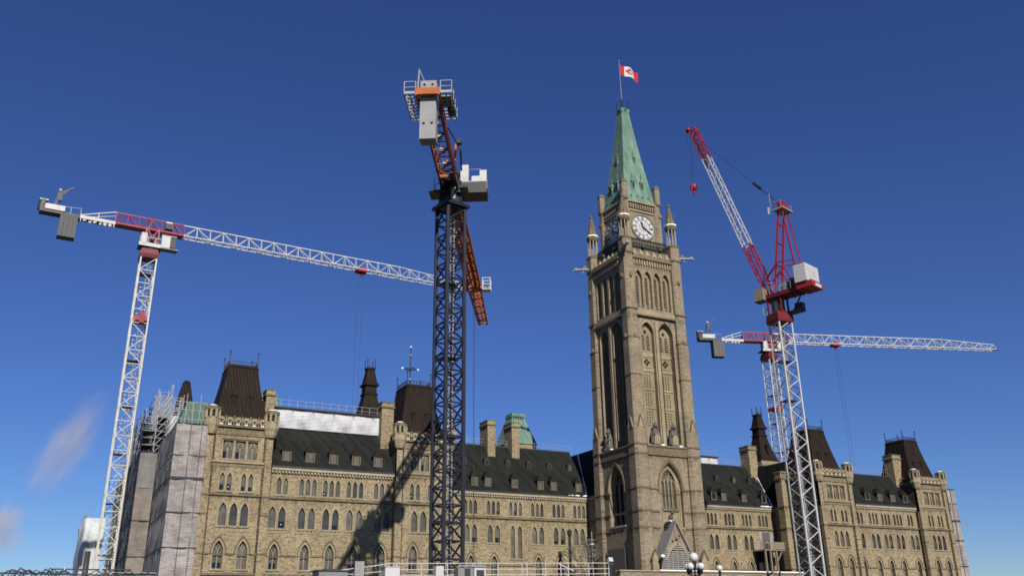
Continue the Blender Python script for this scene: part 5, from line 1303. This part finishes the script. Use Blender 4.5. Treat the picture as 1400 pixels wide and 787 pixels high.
# white shrouded block further back
m = mb('bluetarp')
x0, x1, y0, y1 = -79.4, -76.0, 55, 75; n = 26
prof = [(0, GZ), (.1, 8), (-.05, 12), (.08, 15), (0, 18.0)]
pts = []
def edge(t):
    per = [(x0, y1), (x0, y0), (x1, y0), (x1, y1)]; t *= 3; i = min(2, int(t)); q = t - i
    return per[i][0] + (per[i + 1][0] - per[i][0]) * q, per[i][1] + (per[i + 1][1] - per[i][1]) * q
rs = []
for d, z in prof: rs.append([(edge(i / n)[0] + d + .12 * math.sin(i * 2.3 + z), edge(i / n)[1] + .12 * math.sin(i * 1.7), z) for i in range(n + 1)])
m.rings(rs); m.use('dkgrey').box(-78.6, -77.7, y0 - .2, y0 - .12, GZ, 12.5)
m.use('tube')
for k in range(8): m.bar((x0 + .2, y0 + k * 2.5, 18), (x0 + .2, y0 + k * 2.5, 19.4), .04)
for h in (18.7, 19.3): m.bar((x0 + .2, y0, h), (x0 + .2, y1, h), .03); m.bar((x0 + .2, y0, h), (x1, y0, h), .03)
tag(m.build('scaffold_wrap', smooth=True), 'low white shrouded scaffold far back at the left, behind the cream crane mast', 'scaffold wrap')

def scaffold():
    root = thing('scaffold', 'bare steel tube scaffold rising above the tarps beside the dark pyramid roof', 'scaffold', (-73, 20, 20))
    m = mb('tube'); d = mb('dkgrey'); rnd = random.Random(3)
    xs = [-75.3, -73.6, -72.0, -70.4]; ys = [14.9 + 1.75 * i for i in range(15)]
    def top(i, j): return [29.0, 32.0, 32.4, 31.6][i] + .05 * j + rnd.uniform(-.8, 1.0)
    tops = {(i, j): top(i, j) for i in range(4) for j in range(15)}
    for (i, j), t in tops.items(): m.bar((xs[i], ys[j], 20), (xs[i], ys[j], t), .045)
    z = 21.0
    while z < 33:
        for j in range(15):
            for i in range(3):
                if min(tops[i, j], tops[i + 1, j]) > z: m.bar((xs[i], ys[j], z), (xs[i + 1], ys[j], z), .03)
        for i in range(4):
            for j in range(14):
                if min(tops[i, j], tops[i, j + 1]) > z: m.bar((xs[i], ys[j], z), (xs[i], ys[j + 1], z), .03)
                if z + 2 < min(tops[i, j], tops[i, j + 1]) and (i + j + int(z)) % 2 == 0: m.bar((xs[i], ys[j], z), (xs[i], ys[j + 1], z + 2), .04)
        for i in range(3):
            for j in range(0, 15, 2):
                if z + 2 < min(tops[i, j], tops[i + 1, j]) and (i + j) % 2: m.bar((xs[i], ys[j], z), (xs[i + 1], ys[j], z + 2), .045)
        z += 1.0
    for z in (21.9, 23.9, 25.9, 27.9):
        for i in range(3):
            for j in range(14):
                if min(tops[i, j], tops[i + 1, j]) > z + 1 and rnd.random() < .75: d.box(xs[i] + .08, xs[i + 1] - .08, ys[j], ys[j + 1] - .1, z, z + .1)
    m.build('scaffold_tubes', root); d.build('scaffold_decks', root)
    t = mb('whitetarp'); t.box(-71.9, -69.6, 14.2, 14.3, 25.6, 28.2); t.box(-71.95, -71.85, 14.3, 20, 25.6, 27.8); t.build('scaffold_sheet', root)
scaffold()
# fine scaffold tubes in front of W1 top
def roof_cover(label, x0, x1, y, z0, z1, rail=True, n=14, folds=True):
    root = thing('roof_cover', label, 'roof cover', ((x0 + x1) / 2, y, z0)); rnd = random.Random(int(x0))
    m = mb('whitetarp'); nx = int((x1 - x0) / .45); nz = 6; G = {}
    for i in range(nx + 1):
        for k in range(nz + 1):
            x = x0 + (x1 - x0) * i / nx; bay = ((x - x0) / 2.9) % 1
            G[i, k] = (x, y - .2 * math.sin(math.pi * bay) * math.sin(math.pi * k / nz) + .06 * math.sin(i * .9 + k * 1.1) + rnd.uniform(-.012, .012), z0 + (z1 - z0) * k / nz)
    for i in range(nx):
        for k in range(nz): m.add([G[i, k], G[i + 1, k], G[i + 1, k + 1], G[i, k + 1]], [(0, 1, 2, 3)])
    m.add([(x0, y, z1), (x1, y, z1), (x1, y + 3, z1 - .1), (x0, y + 3, z1 - .1)], [(0, 1, 2, 3)]); m.add([(x0, y, z0), (x0, y + 3, z0), (x0, y + 3, z1), (x0, y, z1)], [(0, 1, 2, 3)]); m.add([(x1, y, z0), (x1, y + 3, z0), (x1, y + 3, z1), (x1, y, z1)], [(0, 1, 2, 3)])
    m.build('cover_sheet', root, smooth=False)
    b = mb('blackbar'); b.box(x0 - .3, x1 + .1, y - .35, y + 3.1, z1 + .02, z1 + .2)
    k = x0
    while k < x1: b.box(k - .04, k + .04, y - .3, y - .22, z1 - .35, z1); k += 2.9
    b.build('deck', root)
    if rail:
        t = mb('tube')
        for i in range(n + 1): x = x0 + (x1 - x0) * i / n; t.bar((x, y - .2, z1), (x, y - .2, z1 + 1.25), .028)
        for h in (.6, 1.2): t.bar((x0, y - .2, z1 + h), (x1, y - .2, z1 + h), .02)
        t.build('guard_rail', root)
roof_cover('white tarp box covering the roof ridge between the two left pavilions', -60.4, -44.2, 2.62, 25.35, 28.0)
roof_cover('small white tarp box on the roof just right of the clock tower', 20.5, 31.4, 19.5, 27.6, 30.1, True, 7)
# scaffold poles on the far right end
m = mb('tube')
for x in (69.8, 71.2): m.bar((x, -1.0, 23.3), (x, -1.0, 27.4), .04)
for z in (24.3, 25.4): m.bar((69.6, -1.0, z), (72.2, -1.0, z), .03)
tag(m.build('scaffold_rail'), 'thin guard rail poles on top of the tarp at the far right end', 'guard rail')

# ---------------------------------------------------------------- things around the foot of the building
def platform():
    root = thing('loading_platform', 'timber loading platform on posts in the recess at the end of the right wing', 'platform', (33, 7.5, 4.6))
    m = mb('wood'); x0, x1, y0, y1 = 29.2, 34.0, 6.6, 9.7
    m.box(x0, x1, y0, y1, 11.5, 11.7); m.build('deck', root)
    m = mb('wood')
    for k in range(6): x = x0 + k * .45; m.box(x, x + .08, y0 - .05, y0 + .03, 11.7, 12.8)
    m.box(x0, x0 + 2.3, y0 - .06, y0 + .04, 12.75, 12.9); m.box(x0 + 2.3, x1, y0 - .1, y0 - .03, 11.75, 13.0)
    m.build('railing', root)
    for x in (x0 + .3, x0 + 1.5, x0 + 2.9): mb('wood').box(x - .14, x + .14, y0 + .1, y0 + .38, GZ, 11.5).build('post', root)
    m = mb('wood'); m.bar((x0 + 3.0, y0 + .2, 9.8), (x0 + 4.2, y0 + .2, 11.4), .1); m.bar((x0 + .4, y0 + .25, 7.5), (x0 + 2.8, y0 + .25, 7.5), .1); m.build('brace', root)
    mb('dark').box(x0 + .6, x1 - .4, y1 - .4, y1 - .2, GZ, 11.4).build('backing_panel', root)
platform()
m = mb('wallst').box(-16, 17, -14.2, -13.4, GZ, 6.35); m.use('pale').box(-16.2, 17.2, -14.35, -13.25, 6.35, 6.5); m.use('snow').box(-9.5, 17, -14.3, -13.3, 6.504, 6.6)
tag(m.build('terrace_wall'), 'low sandstone terrace wall with snow on top in front of the clock tower', 'wall')
# street lamps
def lamp(label, x, y, z0, zt, multi):
    root = thing('street_lamp', label, 'street lamp', (x, y, z0), 'globe street lamps')
    m = mb('iron'); m.lathe(x, y, [(.16, z0), (.16, z0 + .5), (.09, z0 + .7), (.06, zt - .75), (.10, zt - .6), (.13, zt - .3)], 10)
    r = .26
    if multi:
        for k in range(4):
            a = k * math.pi / 2 + .35; q = Vector((x + .42 * math.cos(a), y + .42 * math.sin(a), zt - .72)); c_ = Vector((x, y, zt - 1.0))
            m.path([c_, (c_ + q) / 2 + Vector((0, 0, -.25)), q + Vector((0, 0, -.16))], .035, 6); m.lathe(q.x, q.y, [(.05, q.z - .25), (.10, q.z - .1), (.12, q.z)], 8)
            m.path([c_ + Vector((0, 0, -.3)), (c_ + q) / 2 + Vector((0, 0, -.45)), q + Vector((0, 0, -.35))], .02, 5)
    m.build('lamp_post', root)
    mb('globe').ball((x, y, zt - .04), r, 16, 12).build('globe', root, smooth=True)
    if multi:
        for k in range(4):
            a = k * math.pi / 2 + .35; mb('globe').ball((x + .42 * math.cos(a), y + .42 * math.sin(a), zt - .55), .2, 14, 10).build('globe', root, smooth=True)
lamp('black street lamp with a cluster of white globes before the clock tower', -52.79, -75.87, -1.6, 3.4, True)
lamp('single white globe lamp low behind the globe cluster, by the terrace wall', -35.08, -57.0, -1.6, 4.1, False)
# white site railing
def railing():
    root = thing('site_railing', 'long white tubular site railing in front of the building foot', 'railing', (-50, -45.5, GZ))
    xs = [-59.5, -57.0, -54.6, -52.2, -49.8, -47.4, -45.0, -42.6, -40.4, -38.2]
    def zt(x): return 4.78 + .018 * (x + 59)
    m = mb('white')
    for a, b in zip(xs, xs[1:]):
        for h in (0, -.5, -.95): m.bar((a, -45, zt(a) + h), (b, -45, zt(b) + h), .032)
    m.bar((-64.2, -45, 4.15), (-59.5, -45, 4.8), .035); m.bar((-64.2, -45, 3.8), (-59.5, -45, 4.2), .03)
    m.bar((-43.6, -45, 5.0), (-42.0, -45, 4.4), .045)
    m.build('rail', root)
    for x in xs + [-59.2, -46.9, -43.4]: mb('white').bar((x, -45, GZ), (x, -45, zt(x)), .036).build('post', root)
railing()
tag(mb('whitetarp').box(-60.75, -59.5, -46.6, -45.6, GZ, 4.38).use('white').box(-60.8, -59.45, -46.65, -45.55, 4.38, 4.43).build('site_cabin'), 'small white site box behind the railing, left of the black mast', 'site box')
tag(mb('slat').box(-62.95, -62.2, -45.6, -45.5, GZ, 4.85).use('tube').box(-62.97, -62.94, -45.62, -45.48, GZ, 4.9).build('hoarding_panel'), 'upright grey hoarding panel at the left end of the railing', 'panel')
m = mb('grey').box(-66.0, -63.7, -46, -44, GZ, 4.05); m.use('dkgrey').box(-66.2, -63.5, -46.1, -43.9, 4.05, 4.14); m.box(-65.4, -64.2, -45.4, -44.6, 4.14, 4.26)
tag(m.build('site_container'), 'flat topped dark site container left of the hoarding panel', 'container')
m = mb('grey').box(-54.0, -52.6, -45.9, -44.9, GZ, 4.5); m.use('dkgrey').box(-53.4, -52.9, -46.0, -45.88, 3.2, 4.4); m.use('white').box(-52.5, -51.4, -45.9, -44.9, GZ, 4.55).box(-55.9, -55.2, -45.6, -45.0, GZ, 4.6); m.use('dkgrey').box(-52.3, -51.6, -46, -45.88, 3.0, 4.3); m.use('tube').bar((-54.0, -46, 4.62), (-51.4, -46, 4.62), .05)
tag(m.build('generator'), 'grey and white generator cabinet at the foot of the black crane mast', 'generator')
m = mb('white').obox((-38.0, -45, 5.4), (1, 0, 0), (0, .9, -.4), (0, .4, .9), .22, .18, .2); m.use('dkgrey').box(-38.2, -37.75, -45.15, -44.9, 4.9, 5.2); m.bar((-38, -45, GZ), (-38, -45, 5.0), .06)
tag(m.build('floodlight'), 'white floodlight on a post at the right end of the railing', 'floodlight')
# dark pipes and cable tray at lower left
m = mb('dkgrey'); y = -40
m.bar((-84.8, y, 4.27), (-79.2, y, 4.27), .05, 6); m.bar((-88.5, y, 3.95), (-78.6, y, 3.85), .06, 6); rnd = random.Random(5)
for k in range(9): x = -88 + k * 1.15; m.bar((x, y, GZ), (x, y, 4.0), .05); m.bar((x, y, 3.9), (x + .6, y, 4.2), .04); m.bar((x + 1.15, y, 3.9), (x + .6, y, 4.2), .04)
for k in range(26): x = -88 + rnd.random() * 4; m.path([(x, y + rnd.uniform(-.4, .4), 3.7), (x + .3, y, 4.0 + rnd.random() * .35), (x + .8, y + .2, 3.8 + rnd.random() * .3)], .025)
m.use('white'); [m.box(x - .05, x + .05, y - .1, y + .1, 4.2, 4.4) for x in (-83.9, -81.4)]
tag(m.build('pipe_rack'), 'dark pipe rack with tangled cables along the lower left edge', 'pipe rack')
m = mb('green').box(-80.2, -77.4, -38.6, -37.2, GZ, 4.1); m.use('concrete').box(-80.4, -77.2, -38.8, -37, 4.1, 4.16)
tag(m.build('site_shed'), 'pale green flat topped shed at the foot of the tarps, lower left', 'shed')
# slim lantern column and scaffold hoist by the recess
m = mb('patina').lathe(-11.9, 5.5, [(.24, GZ), (.22, 9.5), (.26, 10), (.2, 12.6), (.34, 12.8), (.38, 13.5), (.15, 13.7)], 8)
tag(m.build('lantern_column'), 'slim dark green column with lantern head beside the bare tree', 'column')
m = mb('tube'); x, y = -8.1, 5.0
m.bar((x, y, GZ), (x, y, 13.4), .06); m.bar((x - .9, y, GZ), (x - .9, y, 9.6), .05)
for z in (9.6, 10.6, 11.4, 12.2): m.bar((x - .7, y, z), (x + .6, y, z), .04)
m.obox((x - .3, y, 9.6), (1, 0, 0), (0, 1, 0), (0, 0, 1), .9, .4, .06); m.bar((x + .4, y, 9.6), (x + .7, y, 10.8), .05); m.bar((x - 1.2, y, 9.6), (x - 1.4, y, 10.6), .05); m.use('snow').ball((x + .1, y, 11.5), .35, 7, 5, (1, .6, .4))
tag(m.build('scaffold_hoist'), 'small steel scaffold hoist standing in front of the dark recess left of the tower', 'scaffold')
def tree():
    root = thing('bare_tree', 'small leafless tree in front of the wall left of the clock tower', 'tree', (-9.9, 4.5, GZ)); rnd = random.Random(11)
    t = mb('bark'); c = mb('bark')
    t.bar((-9.9, 4.5, GZ), (-9.8, 4.5, 7.0), .2, 6, .14); t.build('trunk', root)
    def grow(p, d, L, r, n):
        q = p + d * L; c.bar(p, q, r, 4, r * .7)
        if n == 0: return
        for k in range(3 if n > 1 else 4):
            nd = (d + Vector((rnd.uniform(-.8, .8), rnd.uniform(-.7, .7), rnd.uniform(-.25, .5)))).normalized(); grow(q, nd, L * rnd.uniform(.62, .85), r * .66, n - 1)
    for k in range(4): grow(Vector((-9.8, 4.5, 6.4 + k * .25)), Vector((math.cos(k * 1.7) * .6, math.sin(k * 1.7) * .5, .9)).normalized(), 1.75, .085, 4)
    c.build('crown', root)
tree()

# ---------------------------------------------------------------- steam drifting up at the left
def steam(label, c, L, wd, tilt, dens, off):
    mt = bpy.data.materials.new('steam'); mt.use_nodes = True; t = mt.node_tree; t.nodes.clear()
    o = t.nodes.new('ShaderNodeOutputMaterial'); v = t.nodes.new('ShaderNodeVolumePrincipled'); t.links.new(v.outputs[0], o.inputs['Volume'])
    v.inputs['Color'].default_value = (.80, .72, .69, 1)
    tc = t.nodes.new('ShaderNodeTexCoord')
    ln = node(t, 'ShaderNodeVectorMath', operation='LENGTH'); 
    wn2 = node(t, 'ShaderNodeTexNoise'); wn2.inputs['Scale'].default_value = 1.6; wn2.inputs['Detail'].default_value = 3
    mo = node(t, 'ShaderNodeVectorMath', operation='ADD'); mo.inputs[1].default_value = off; t.links.new(tc.outputs['Object'], mo.inputs[0])
    t.links.new(mo.outputs[0], wn2.inputs['Vector'])
    wa = node(t, 'ShaderNodeVectorMath', operation='MULTIPLY_ADD'); t.links.new(wn2.outputs[1], wa.inputs[0]); wa.inputs[1].default_value = (1.3, 1.3, .7); t.links.new(tc.outputs['Object'], wa.inputs[2])
    sb = node(t, 'ShaderNodeVectorMath', operation='SUBTRACT'); t.links.new(wa.outputs[0], sb.inputs[0]); sb.inputs[1].default_value = (.65, .65, .35)
    t.links.new(sb.outputs[0], ln.inputs[0])
    fall = node(t, 'ShaderNodeMapRange', interpolation_type='SMOOTHSTEP'); t.links.new(ln.outputs['Value'], fall.inputs[0]); fall.inputs[1].default_value = .05; fall.inputs[2].default_value = .8; fall.inputs[3].default_value = 1; fall.inputs[4].default_value = 0
    n = node(t, 'ShaderNodeTexNoise'); n.inputs['Scale'].default_value = 2.6; n.inputs['Detail'].default_value = 5; t.links.new(mo.outputs[0], n.inputs['Vector'])
    g = ramp(t, n.outputs[0], .36, (.1, .1, .1), .66, (1, 1, 1))
    m1 = node(t, 'ShaderNodeMath', operation='MULTIPLY'); t.links.new(g.outputs[0], m1.inputs[0]); t.links.new(fall.outputs[0], m1.inputs[1])
    mu = node(t, 'ShaderNodeMath', operation='MULTIPLY'); t.links.new(m1.outputs[0], mu.inputs[0]); mu.inputs[1].default_value = dens
    t.links.new(mu.outputs[0], v.inputs['Density'])
    m = MB(); m.mats = [mt]; m.ball((0, 0, 0), 1.0, 16, 10)
    ob = m.build('steam_plume'); 
    for vv in ob.data.vertices: vv.co.z -= 1
    ob.location = c; ob.scale = (wd, wd, L); ob.rotation_euler = (0, R(tilt), 0)
    tag(ob, label, 'steam'); struct(ob, 'stuff')
steam('larger faint steam plume rising diagonally beside the left crane mast', (-83.2, 70, 33.5), 16.0, 6.0, 24, .26, (0, 0, 0))
steam('smaller brownish steam puff low at the left edge of the view', (-91.8, 70, 17.0), 8.0, 5.2, 6, .36, (5, 2, 1))
